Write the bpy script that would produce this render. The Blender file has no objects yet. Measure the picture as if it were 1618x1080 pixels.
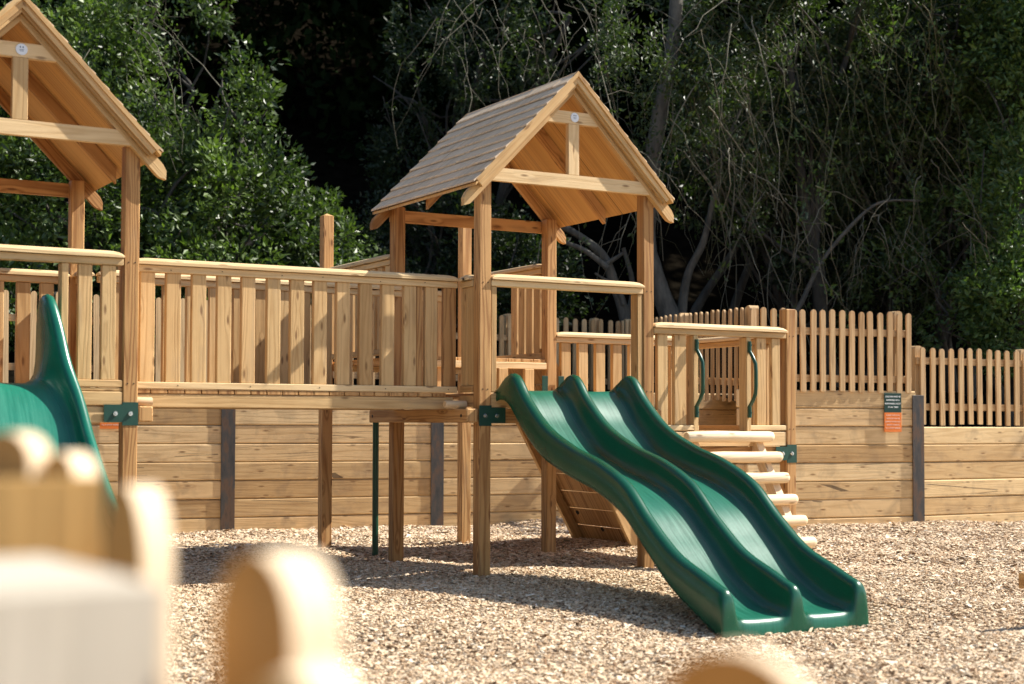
import bpy, bmesh, math, random
import numpy as np
from mathutils import Vector, Matrix
random.seed(7); rng = np.random.default_rng(11)
S = bpy.context.scene
C = S.collection
# ------------------------------------------------------------------ camera
F, YAW, PIT, ROLL = 2343.8, .5201, .0356, .0024
CAM = Vector((-5.0884, -9.3159, 1.1028))
Zv = Vector((math.sin(YAW)*math.cos(PIT), math.cos(YAW)*math.cos(PIT), math.sin(PIT)))
Xv = Vector((math.cos(YAW), -math.sin(YAW), 0)); Yv = Xv.cross(Zv)
X2 = Xv*math.cos(ROLL)+Yv*math.sin(ROLL); Y2 = Yv*math.cos(ROLL)-Xv*math.sin(ROLL)
cd = bpy.data.cameras.new('camera'); cam = bpy.data.objects.new('camera', cd); C.objects.link(cam)
M = Matrix((X2, Y2, -Zv)).transposed().to_4x4(); M.translation = CAM
cam.matrix_world = M
cd.sensor_width = 36; cd.lens = F/1618*36; cd.shift_y = 44.7/1618; cd.clip_end = 2000; cd.clip_start = .05
cd.dof.use_dof = True; cd.dof.focus_distance = 12.0; cd.dof.aperture_fstop = 2.1
S.camera = cam
FW = Vector((math.sin(YAW), math.cos(YAW), 0)); RT = Vector((math.cos(YAW), -math.sin(YAW), 0))
def PL(x, Z, z=0.0):            # plan position in front of the camera
    p = CAM + RT*((x-809)/F*Z) + FW*Z
    return Vector((p.x, p.y, z))
def HZ(y, Z): return 1.1028 - (y-658)/F*Z

# ------------------------------------------------------------------ materials
def newmat(name):
    m = bpy.data.materials.new(name); m.use_nodes = True; nt = m.node_tree
    b = nt.nodes['Principled BSDF']
    return m, nt, b
def N(nt, t, **k):
    n = nt.nodes.new(t)
    for a, v in k.items(): setattr(n, a, v)
    return n
def L(nt, a, b): nt.links.new(a, b)
def math_(nt, op, a, b=None, c=None):
    n = N(nt, 'ShaderNodeMath', operation=op)
    for i, v in enumerate((a, b, c)):
        if v is None: continue
        if isinstance(v, (int, float)): n.inputs[i].default_value = v
        else: L(nt, v, n.inputs[i])
    return n.outputs[0]
def ramp(nt, fac, pts, interp='LINEAR'):
    n = N(nt, 'ShaderNodeValToRGB'); n.color_ramp.interpolation = interp
    e = n.color_ramp.elements
    while len(e) < len(pts): e.new(.5)
    for i, (p, c) in enumerate(pts):
        e[i].position = p; e[i].color = (*c, 1) if len(c) == 3 else c
    L(nt, fac, n.inputs[0]); return n.outputs[0]
def mix(nt, fac, a, b, mode='MIX'):
    n = N(nt, 'ShaderNodeMix', data_type='RGBA', blend_type=mode)
    if isinstance(fac, (int, float)): n.inputs[0].default_value = fac
    else: L(nt, fac, n.inputs[0])
    for i, v in ((6, a), (7, b)):
        if isinstance(v, tuple): n.inputs[i].default_value = (*v, 1)
        else: L(nt, v, n.inputs[i])
    return n.outputs[2]
def noise(nt, vec, scale, detail=3, rough=.55, dist=0):
    n = N(nt, 'ShaderNodeTexNoise'); n.inputs['Scale'].default_value = scale
    n.inputs['Detail'].default_value = detail; n.inputs['Roughness'].default_value = rough
    n.inputs['Distortion'].default_value = dist
    if vec is not None: L(nt, vec, n.inputs['Vector'])
    return n.outputs[0]
def mapping(nt, vec, scale):
    n = N(nt, 'ShaderNodeMapping'); n.inputs['Scale'].default_value = scale; L(nt, vec, n.inputs['Vector']); return n.outputs[0]

def wood(name, light, dark, ring=.5, stain=.0, knots=1.0, rough=.7, grey=0.0):
    m, nt, b = newmat(name)
    uv = N(nt, 'ShaderNodeUVMap', uv_map='uv').outputs[0]
    tone = N(nt, 'ShaderNodeAttribute', attribute_name='tone').outputs['Fac']
    wob = math_(nt, 'MULTIPLY', noise(nt, mapping(nt, uv, (1.6, 5, 1)), 1, 2), .35)
    v1 = N(nt, 'ShaderNodeVectorMath', operation='ADD'); L(nt, mapping(nt, uv, (.32, 7.0, 1)), v1.inputs[0])
    cw = N(nt, 'ShaderNodeCombineXYZ'); L(nt, wob, cw.inputs[1]); L(nt, v1.outputs[0], v1.inputs[0]) if False else None
    L(nt, cw.outputs[0], v1.inputs[1])
    n2 = noise(nt, v1.outputs[0], 1.0, 1.5, .4)
    # knots bend the grain
    vo = N(nt, 'ShaderNodeTexVoronoi'); vo.voronoi_dimensions = '2D'; vo.inputs['Scale'].default_value = 1
    L(nt, mapping(nt, uv, (3.2, 11, 1)), vo.inputs['Vector'])
    kd = vo.outputs['Distance']
    sep = N(nt, 'ShaderNodeSeparateColor'); L(nt, vo.outputs['Color'], sep.inputs[0])
    has = math_(nt, 'GREATER_THAN', sep.outputs[0], .64 if knots else 2.0)
    bend = math_(nt, 'MULTIPLY', math_(nt, 'SUBTRACT', 1.0, math_(nt, 'MULTIPLY', kd, 3.0)), has)
    bend = math_(nt, 'MAXIMUM', bend, 0.0)
    ph = math_(nt, 'ADD', math_(nt, 'MULTIPLY', n2, 70.0), math_(nt, 'MULTIPLY', bend, 5.0))
    s = math_(nt, 'ADD', math_(nt, 'MULTIPLY', math_(nt, 'SINE', ph), .5), .5)
    s = math_(nt, 'POWER', s, 2.2)
    fine = noise(nt, mapping(nt, uv, (3, 170, 1)), 1, 3, .6)
    blot = noise(nt, mapping(nt, uv, (2.2, 5, 1)), 1, 4, .6)
    f = math_(nt, 'ADD', math_(nt, 'MULTIPLY', s, ring), math_(nt, 'MULTIPLY', math_(nt, 'SUBTRACT', fine, .45), .9))
    f = math_(nt, 'ADD', f, math_(nt, 'MULTIPLY', math_(nt, 'SUBTRACT', blot, .47), 1.1))
    col = ramp(nt, f, [(0.0, light), (1.0, dark)])
    # board to board tone
    tr = ramp(nt, tone, [(0.0, (.74, .66, .56)), (.3, (.90, .86, .80)), (.55, (1.0, 1.0, .98)), (.8, (1.04, 1.0, .96)), (1.0, (1.15, 1.19, 1.22))])
    col = mix(nt, 1.0, col, tr, 'MULTIPLY')
    kc = ramp(nt, math_(nt, 'ADD', kd, math_(nt, 'MULTIPLY', math_(nt, 'SUBTRACT', 1.0, has), 1.0)), [(.05, (1, 1, 1)), (.075, (.75, .75, .75)), (.13, (0, 0, 0))])
    col = mix(nt, math_(nt, 'MULTIPLY', kc, .72), col, (dark[0]*.42, dark[1]*.33, dark[2]*.28))
    wn = noise(nt, mapping(nt, uv, (1.3, 9, 1)), 1, 5, .65, .4)
    wf = ramp(nt, wn, [(.56, (0, 0, 0)), (.74, (1, 1, 1))])
    col = mix(nt, math_(nt, 'MULTIPLY', wf, .38), col, (.27, .20, .14))
    if stain:
        st = noise(nt, mapping(nt, uv, (3.5, 3.5, 1)), 1, 5, .62, .6)
        sf = ramp(nt, st, [(.5, (0, 0, 0)), (.75, (1, 1, 1))])
        col = mix(nt, math_(nt, 'MULTIPLY', sf, stain), col, (.19, .13, .085))
        cr = N(nt, 'ShaderNodeTexVoronoi', feature='DISTANCE_TO_EDGE'); cr.voronoi_dimensions = '2D'; cr.inputs['Scale'].default_value = 1
        L(nt, mapping(nt, uv, (.22, 10, 1)), cr.inputs['Vector'])
        cm = math_(nt, 'MULTIPLY', math_(nt, 'LESS_THAN', cr.outputs[0], .012), math_(nt, 'GREATER_THAN', noise(nt, mapping(nt, uv, (1.1, 4, 1)), 1, 2), .56))
        col = mix(nt, math_(nt, 'MULTIPLY', cm, .75), col, (.05, .032, .02))
    if grey: col = mix(nt, grey, col, (.30, .26, .215))
    L(nt, col, b.inputs['Base Color']); b.inputs['Roughness'].default_value = rough
    b.inputs['Specular IOR Level'].default_value = .3
    bp = N(nt, 'ShaderNodeBump'); bp.inputs['Strength'].default_value = .35; bp.inputs['Distance'].default_value = .004
    L(nt, math_(nt, 'ADD', math_(nt, 'MULTIPLY', fine, .8), math_(nt, 'MULTIPLY', s, -.4)), bp.inputs['Height']); L(nt, bp.outputs[0], b.inputs['Normal'])
    return m
W_PINE = wood('pine', (.60, .40, .19), (.35, .195, .07), ring=.38)
W_PALE = wood('pale_pine', (.70, .52, .29), (.46, .29, .125), ring=.35)
W_POST = wood('post_pine', (.57, .335, .14), (.29, .135, .045), ring=.7)
W_SLEEP = wood('sleeper', (.70, .50, .265), (.43, .265, .115), ring=.34, stain=.5, rough=.85)
W_PICK = wood('picket', (.60, .41, .215), (.37, .215, .095), ring=.5, knots=0)
W_PLY = wood('roof_ply', (.66, .41, .165), (.36, .17, .05), ring=.3, stain=.45)
W_SHING = wood('shingle', (.80, .62, .42), (.50, .37, .24), ring=.4, knots=0, rough=.9, grey=.2)
W_LOG = wood('peeled_log', (.76, .60, .40), (.55, .37, .20), ring=.3)
W_LIT_EDGE = wood('lit_edge', (.74, .58, .40), (.60, .44, .27), ring=.2, knots=0)  # sunlit rims of the near boards, brightness put into the colour
W_FORE = wood('honey_timber', (.62, .37, .13), (.50, .27, .08), ring=.25, knots=0)
W_FOREB = wood('brown_timber', (.56, .28, .075), (.42, .20, .045), ring=.25, knots=0)
W_FOREP = wood('weathered_timber', (.54, .48, .39), (.44, .385, .30), ring=.25, knots=0)

def plain(name, col, rough=.5, metal=0, var=.0, scale=20, bump=0):
    m, nt, b = newmat(name)
    tc = N(nt, 'ShaderNodeTexCoord').outputs['Object']
    n = noise(nt, tc, scale, 4)
    c2 = tuple(max(0, c*(1-var)) for c in col); c3 = tuple(c*(1+var) for c in col)
    L(nt, ramp(nt, n, [(.3, c2), (.7, c3)]), b.inputs['Base Color'])
    b.inputs['Roughness'].default_value = rough; b.inputs['Metallic'].default_value = metal
    if bump:
        bp = N(nt, 'ShaderNodeBump'); bp.inputs['Strength'].default_value = bump; bp.inputs['Distance'].default_value = .01
        L(nt, n, bp.inputs['Height']); L(nt, bp.outputs[0], b.inputs['Normal'])
    return m
M_BRK = plain('green_plate', (.002, .045, .028), .5, 0, .15, 30)
M_HANDLE = plain('green_handle', (.004, .055, .03), .3, 0, .1)
M_BOLT = plain('zinc', (.62, .64, .64), .25, .9, .1)
M_DARK = plain('dark_hole', (.012, .010, .008), .9, 0, .1)
M_BADGE = plain('badge_white', (.72, .75, .78), .35, 0, .05)
M_INK = plain('badge_ink', (.12, .16, .22), .5)
M_SGREEN = plain('sign_green', (.004, .04, .03), .75, 0, .08)
M_SORANGE = plain('sign_orange', (.78, .20, .03), .75, 0, .06)
M_SWHITE = plain('sign_white', (.75, .78, .76), .5)
M_SPEACH = plain('sign_peach', (.85, .55, .40), .5)
def steelmat():
    m, nt, b = newmat('rusty_steel'); tc = N(nt, 'ShaderNodeTexCoord').outputs['Object']
    n = noise(nt, mapping(nt, tc, (14, 14, 4)), 1, 5, .65)
    col = ramp(nt, n, [(.35, (.045, .045, .046)), (.5, (.075, .068, .062)), (.6, (.13, .08, .052)), (.75, (.07, .048, .038))])
    L(nt, col, b.inputs['Base Color']); b.inputs['Roughness'].default_value = .65; b.inputs['Metallic'].default_value = .3
    return m
M_STEEL = steelmat()
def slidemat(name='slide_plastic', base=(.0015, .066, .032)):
    m, nt, b = newmat(name); tc = N(nt, 'ShaderNodeTexCoord').outputs['Object']
    n = noise(nt, tc, 5, 4, .6)
    wear = noise(nt, mapping(nt, tc, (90, 3, 3)), 1, 4, .6)
    spots = noise(nt, tc, 160, 2)
    att = N(nt, 'ShaderNodeAttribute', attribute_name='bed').outputs['Fac']
    wf = math_(nt, 'MULTIPLY', att, ramp(nt, wear, [(.35, (0.25,)*3), (.75, (1, 1, 1))]))
    col = mix(nt, ramp(nt, n, [(.3, (0, 0, 0)), (.75, (1, 1, 1))]), (base[0]*.8, base[1]*.85, base[2]*.85), (base[0]*1.3, base[1]*1.12, base[2]*1.15))
    col = mix(nt, math_(nt, 'MULTIPLY', wf, .42), col, (.012, .24, .155))
    col = mix(nt, math_(nt, 'MULTIPLY', math_(nt, 'GREATER_THAN', spots, .70), .25), col, (.25, .30, .25))
    L(nt, col, b.inputs['Base Color'])
    L(nt, math_(nt, 'ADD', math_(nt, 'MULTIPLY', wf, .22), math_(nt, 'MULTIPLY', n, .18)), b.inputs['Roughness'])
    rr = math_(nt, 'ADD', math_(nt, 'MULTIPLY', wf, .2), .27); L(nt, rr, b.inputs['Roughness'])
    bp = N(nt, 'ShaderNodeBump'); bp.inputs['Strength'].default_value = .12; bp.inputs['Distance'].default_value = .003
    L(nt, math_(nt, 'ADD', math_(nt, 'MULTIPLY', wear, .7), math_(nt, 'MULTIPLY', n, 3.0)), bp.inputs['Height']); L(nt, bp.outputs[0], b.inputs['Normal'])
    return m
M_SLIDE = slidemat()
def groundmat():
    m, nt, b = newmat('bark_ground'); tc = N(nt, 'ShaderNodeTexCoord').outputs['Object']
    v = N(nt, 'ShaderNodeTexVoronoi'); v.inputs['Scale'].default_value = 26; L(nt, mapping(nt, tc, (1, 1.5, 1)), v.inputs['Vector'])
    sep = N(nt, 'ShaderNodeSeparateColor'); L(nt, v.outputs['Color'], sep.inputs[0])
    c = ramp(nt, sep.outputs[0], [(0, (.18, .115, .07)), (.4, (.36, .25, .165)), (.8, (.55, .43, .31)), (1, (.66, .56, .44))])
    e = ramp(nt, v.outputs['Distance'], [(.0, (1, 1, 1)), (.8, (.45, .4, .35))])
    big = ramp(nt, noise(nt, tc, .8, 3), [(.3, (.85, .85, .85)), (.7, (1.08, 1.05, 1.0))])
    col = mix(nt, 1, mix(nt, 1, c, e, 'MULTIPLY'), big, 'MULTIPLY')
    L(nt, col, b.inputs['Base Color']); b.inputs['Roughness'].default_value = .9
    bp = N(nt, 'ShaderNodeBump'); bp.inputs['Strength'].default_value = .8; bp.inputs['Distance'].default_value = .02
    L(nt, sep.outputs[1], bp.inputs['Height']); L(nt, bp.outputs[0], b.inputs['Normal'])
    return m
M_GROUND = groundmat()
def chipmat():
    m, nt, b = newmat('bark_chips')
    t = N(nt, 'ShaderNodeAttribute', attribute_name='tone').outputs['Fac']
    tc = N(nt, 'ShaderNodeTexCoord').outputs['Object']
    c = ramp(nt, t, [(0, (.20, .11, .055)), (.2, (.43, .28, .16)), (.48, (.65, .49, .32)), (.85, (.79, .65, .47)), (1, (.88, .80, .65))])
    n = noise(nt, tc, 90, 3)
    c = mix(nt, 1, c, ramp(nt, n, [(.3, (.72, .70, .68)), (.7, (1.12, 1.12, 1.12))]), 'MULTIPLY')
    L(nt, c, b.inputs['Base Color']); b.inputs['Roughness'].default_value = .8; b.inputs['Specular IOR Level'].default_value = .3
    return m
M_CHIP = chipmat()
def leafmat(name, dark, light, rough=.45, trans=.3):
    m, nt, b = newmat(name)
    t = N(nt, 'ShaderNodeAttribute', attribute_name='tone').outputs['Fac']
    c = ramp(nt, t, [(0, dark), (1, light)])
    L(nt, c, b.inputs['Base Color']); b.inputs['Roughness'].default_value = rough
    out = nt.nodes['Material Output']
    tr = N(nt, 'ShaderNodeBsdfTranslucent'); L(nt, mix(nt, 1, c, (1.3, 1.5, .6), 'MULTIPLY'), tr.inputs[0])
    ms = N(nt, 'ShaderNodeMixShader'); ms.inputs[0].default_value = trans
    L(nt, b.outputs[0], ms.inputs[1]); L(nt, tr.outputs[0], ms.inputs[2]); L(nt, ms.outputs[0], out.inputs[0])
    return m
M_LEAF = leafmat('holly_leaves', (.016, .034, .010), (.125, .19, .042))
M_LEAF2 = leafmat('laurel_leaves', (.014, .028, .010), (.058, .088, .024))
M_LEAF3 = leafmat('fresh_leaves', (.028, .062, .016), (.12, .19, .045))
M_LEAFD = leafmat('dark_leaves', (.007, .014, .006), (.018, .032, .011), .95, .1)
def barkmat(name, a, c2):
    m, nt, b = newmat(name); tc = N(nt, 'ShaderNodeTexCoord').outputs['Object']
    n = noise(nt, mapping(nt, tc, (9, 9, 3)), 1, 6, .7)
    L(nt, ramp(nt, n, [(.3, a), (.7, c2)]), b.inputs['Base Color']); b.inputs['Roughness'].default_value = .9
    bp = N(nt, 'ShaderNodeBump'); bp.inputs['Strength'].default_value = .7; bp.inputs['Distance'].default_value = .03
    L(nt, n, bp.inputs['Height']); L(nt, bp.outputs[0], b.inputs['Normal'])
    return m
M_BARK = barkmat('grey_bark', (.045, .042, .035), (.17, .155, .125))
M_BARKD = barkmat('dark_bark', (.03, .027, .022), (.10, .09, .075))
M_TWIG = barkmat('pale_twigs', (.085, .078, .05), (.21, .19, .135))
M_TWIGM = barkmat('mossy_twigs', (.055, .055, .025), (.13, .12, .06))
def nospec(m):
    m.node_tree.nodes['Principled BSDF'].inputs['Specular IOR Level'].default_value = 0; return m
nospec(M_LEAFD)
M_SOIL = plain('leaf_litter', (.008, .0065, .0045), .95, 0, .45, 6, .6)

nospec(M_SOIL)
# ------------------------------------------------------------------ object helpers
def link(name, me, mat, parent=None, loc=None):
    o = bpy.data.objects.new(name, me); C.objects.link(o)
    if mat is not None: me.materials.append(mat)
    if parent is not None:
        o.parent = parent
    elif loc is not None: o.location = loc
    return o
def thing(name, label, cat, loc=(0, 0, 0), group=None):
    o = bpy.data.objects.new(name, None); C.objects.link(o); o.location = loc; o.empty_display_size = .2
    o['label'] = label; o['category'] = cat
    if group: o['group'] = group
    return o
def tag(o, label, cat, group=None, kind=None):
    o['label'] = label; o['category'] = cat
    if group: o['group'] = group
    if kind: o['kind'] = kind
    return o

class MB:                      # collects timber pieces, then links them as one mesh
    def __init__(s): s.v = []; s.f = []; s.uv = []; s.t = []; s.sm = []
    def add(s, vs, fs, uvs, tone, smooth=False):
        o = len(s.v); s.v += [tuple(p) for p in vs]
        for f, u in zip(fs, uvs): s.f.append([i+o for i in f]); s.uv.append(u); s.t.append(tone); s.sm.append(smooth)
    def beam(s, p0, p1, w, t, wdir, bev=.004, tone=None):
        """board from p0 to p1, width w along wdir, thickness t across"""
        p0 = Vector(p0); p1 = Vector(p1); X = p1-p0; Ln = X.length; X.normalize()
        W = Vector(wdir); W = (W-X*W.dot(X)).normalized(); T = X.cross(W)
        s.box8([p0, X, W, T], Ln, w, t, bev, tone)
    def box8(s, fr, Ln, w, t, bev, tone):
        p0, X, W, T = fr
        if tone is None: tone = random.random()
        ou, ov = random.uniform(0, 50), random.uniform(0, 50)
        b = min(bev, Ln*.3, w*.3, t*.3)
        hw, ht = w/2, t/2
        prof = [(-hw+b, -ht), (hw-b, -ht), (hw, -ht+b), (hw, ht-b), (hw-b, ht), (-hw+b, ht), (-hw, ht-b), (-hw, -ht+b)]
        per = [0]
        for i in range(8):
            a, c = prof[i], prof[(i+1) % 8]; per.append(per[-1]+math.hypot(a[0]-c[0], a[1]-c[1]))
        rings = [(0, .0, b), (b, 1, 0), (Ln-b, 1, 0), (Ln, 0, b)]
        vs = []
        for x, k, sh in rings:
            for (a, c) in prof:
                aa = a*(1-(sh/hw if hw else 0)); cc = c*(1-(sh/ht if ht else 0))
                vs.append(p0+X*x+W*aa+T*cc)
        fs = []; us = []
        for r in range(3):
            for i in range(8):
                j = (i+1) % 8
                fs.append([r*8+i, r*8+j, (r+1)*8+j, (r+1)*8+i])
                xa, xb = rings[r][0], rings[r+1][0]
                us.append([(xa+ou, per[i]+ov), (xa+ou, per[i+1]+ov), (xb+ou, per[i+1]+ov), (xb+ou, per[i]+ov)])
        fs.append(list(range(7, -1, -1))); us.append([(prof[i][0]*.15+ou, prof[i][1]*.8+ov) for i in range(7, -1, -1)])
        fs.append([24+i for i in range(8)]); us.append([(prof[i][0]*.15+ou, prof[i][1]*.8+ov) for i in range(8)])
        s.add(vs, fs, us, tone)
    def box(s, x0, x1, y0, y1, z0, z1, bev=.004, tone=None, axis=None):
        d = (x1-x0, y1-y0, z1-z0); c = Vector(((x0+x1)/2, (y0+y1)/2, (z0+z1)/2))
        a = axis if axis is not None else max(range(3), key=lambda i: d[i])
        X = Vector([1 if i == a else 0 for i in range(3)])
        w = (a+1) % 3; W = Vector([1 if i == w else 0 for i in range(3)]); T = X.cross(W)
        s.box8([c-X*d[a]/2, X, W, T], d[a], d[w], d[(a+2) % 3], bev, tone)
    def prism(s, pts, d, tone=None, grain=None):
        """polygon pts (3D, planar) extruded by vector d; grain = length direction"""
        pts = [Vector(p) for p in pts]; d = Vector(d); n = len(pts)
        if tone is None: tone = random.random()
        g = Vector(grain).normalized() if grain else (pts[1]-pts[0]).normalized()
        ax = d.normalized(); cr = g.cross(ax).normalized()
        ou, ov = random.uniform(0, 50), random.uniform(0, 50)
        U = lambda p: (p.dot(g)+ou, p.dot(cr)+p.dot(ax)+ov)
        vs = pts+[p+d for p in pts]
        fs = [list(range(n)), list(range(2*n-1, n-1, -1))]
        for i in range(n):
            j = (i+1) % n; fs.append([i, i+n, j+n, j])
        s.add(vs, fs, [[U(vs[i]) for i in f] for f in fs], tone)
    def tube(s, pts, rads, seg=10, cap=True, tone=None, smooth=True):
        pts = [Vector(p) for p in pts]
        if isinstance(rads, (int, float)): rads = [rads]*len(pts)
        if tone is None: tone = random.random()
        ou, ov = random.uniform(0, 50), random.uniform(0, 50)
        t0 = (pts[1]-pts[0]).normalized(); a = t0.orthogonal().normalized(); vs = []; ln = 0; us = []
        lens = [0]
        for i, p in enumerate(pts):
            t = (pts[min(i+1, len(pts)-1)]-pts[max(i-1, 0)]).normalized()
            a = (a-t*a.dot(t)).normalized(); b2 = t.cross(a)
            if i: lens.append(lens[-1]+(pts[i]-pts[i-1]).length)
            for k in range(seg):
                an = 2*math.pi*k/seg; vs.append(p+(a*math.cos(an)+b2*math.sin(an))*rads[i])
        fs = []
        for i in range(len(pts)-1):
            for k in range(seg):
                k2 = (k+1) % seg; fs.append([i*seg+k, i*seg+k2, (i+1)*seg+k2, (i+1)*seg+k])
                r = max(rads[i], .01); va, vb = k/seg*6.28*r, (k+1)/seg*6.28*r
                us.append([(lens[i]+ou, va+ov), (lens[i]+ou, vb+ov), (lens[i+1]+ou, vb+ov), (lens[i+1]+ou, va+ov)])
        s.add(vs, fs, us, tone, smooth)
        if cap:
            n = (len(pts)-1)*seg
            s.add([vs[i] for i in range(seg)], [list(range(seg-1, -1, -1))], [[(ou+.03*math.cos(i), ov+.03*math.sin(i)) for i in range(seg)]], tone)
            s.add([vs[n+i] for i in range(seg)], [list(range(seg))], [[(ou+.03*math.cos(i), ov+.03*math.sin(i)) for i in range(seg)]], tone)
    def build(s, name, mat, parent=None):
        off = Vector(parent.location) if parent is not None else None
        if parent is not None:
            pp = parent
            while pp.parent is not None: pp = pp.parent; off = off+Vector(pp.location)
        if off is None:
            xs = [v[0] for v in s.v]; ys = [v[1] for v in s.v]; zs = [v[2] for v in s.v]
            off = Vector(((min(xs)+max(xs))/2, (min(ys)+max(ys))/2, min(zs)))
        me = bpy.data.meshes.new(name)
        me.from_pydata([(v[0]-off.x, v[1]-off.y, v[2]-off.z) for v in s.v], [], s.f)
        uvl = me.uv_layers.new(name='uv')
        flat = [c for u in s.uv for p in u for c in p]; uvl.data.foreach_set('uv', flat)
        a = me.attributes.new('tone', 'FLOAT', 'FACE'); a.data.foreach_set('value', s.t)
        me.polygons.foreach_set('use_smooth', s.sm)
        me.update()
        o = link(name, me, mat, parent, off if parent is None else None)
        return o
def part_box(name, mat, par, *a, **k):
    m = MB(); m.box(*a, **k); return m.build(name, mat, par)

# rounded-edge top cap of a handrail
def cap_rail(p0, p1, w, t, name, par, mat=None):
    """half-round-edged board lying flat, along p0->p1, width w, thickness t, rounded ends"""
    p0 = Vector(p0); p1 = Vector(p1); X = (p1-p0).normalized(); Ln = (p1-p0).length; W = Vector((0, 0, 1)).cross(X); U = Vector((0, 0, 1))
    prof = [(-w/2, 0), (w/2, 0), (w/2, t*.45), (w/2-.008, t*.72), (w/2-.022, t*.93), (w/2-.04, t), (-w/2+.04, t), (-w/2+.022, t*.93), (-w/2+.008, t*.72), (-w/2, t*.45)]
    st = [(0, .42), (.012, .66), (.035, .86), (.07, .97), (.11, 1), (Ln-.11, 1), (Ln-.07, .97), (Ln-.035, .86), (Ln-.012, .66), (Ln, .42)]
    m = MB(); vs = []; ou, ov = random.uniform(0, 50), random.uniform(0, 50)
    for x, k in st:
        for a, c in prof: vs.append(p0+X*x+W*a+U*(c*k if c > 0 else 0))
    n = len(prof); fs = []; us = []
    per = [i*.03 for i in range(n+1)]
    for r in range(len(st)-1):
        for i in range(n):
            j = (i+1) % n; fs.append([r*n+i, r*n+j, (r+1)*n+j, (r+1)*n+i])
            us.append([(st[r][0]+ou, per[i]+ov), (st[r][0]+ou, per[i+1]+ov), (st[r+1][0]+ou, per[i+1]+ov), (st[r+1][0]+ou, per[i]+ov)])
    fs.append(list(range(n-1, -1, -1))); us.append([(ou, ov)]*n); fs.append([(len(st)-1)*n+i for i in range(n)]); us.append([(ou, ov)]*n)
    m.add(vs, fs, us, random.uniform(.4, .9))
    return m.build(name, mat or W_PALE, par)

def bracket(par, u, v, z, side, arm=.165):
    """T-shaped green steel plate on a post front, arm to side (+1 / -1)"""
    m = MB(); y = v-.0475-.004
    h = .05
    pts = [(-h, -.073), (h, -.073), (h, -.052), (arm, -.052), (arm, .058), (h, .058), (h, .073), (-h, .073)]
    if side < 0: pts = [(-a, c) for a, c in pts][::-1]
    m.prism([(u+a, y, z+c) for a, c in pts], (0, .0045, 0)); b = m.build('bracket', M_BRK, par)
    for du in (0, .095*side):
        k = MB(); k.tube([(u+du, y-.001, z), (u+du, y-.009, z)], [.017, .013], 14); k.tube([(u+du, y-.009, z), (u+du, y-.014, z)], [.008, .006], 6)
        k.build('bolt', M_BOLT, b)
    return b

def screws(par, lst, r=.0045):
    m = MB()
    for (x, y, z) in lst: m.tube([(x, y, z), (x, y-.0015, z)], r, 8)
    m.build('screw_heads', M_DARK, par)

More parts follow.
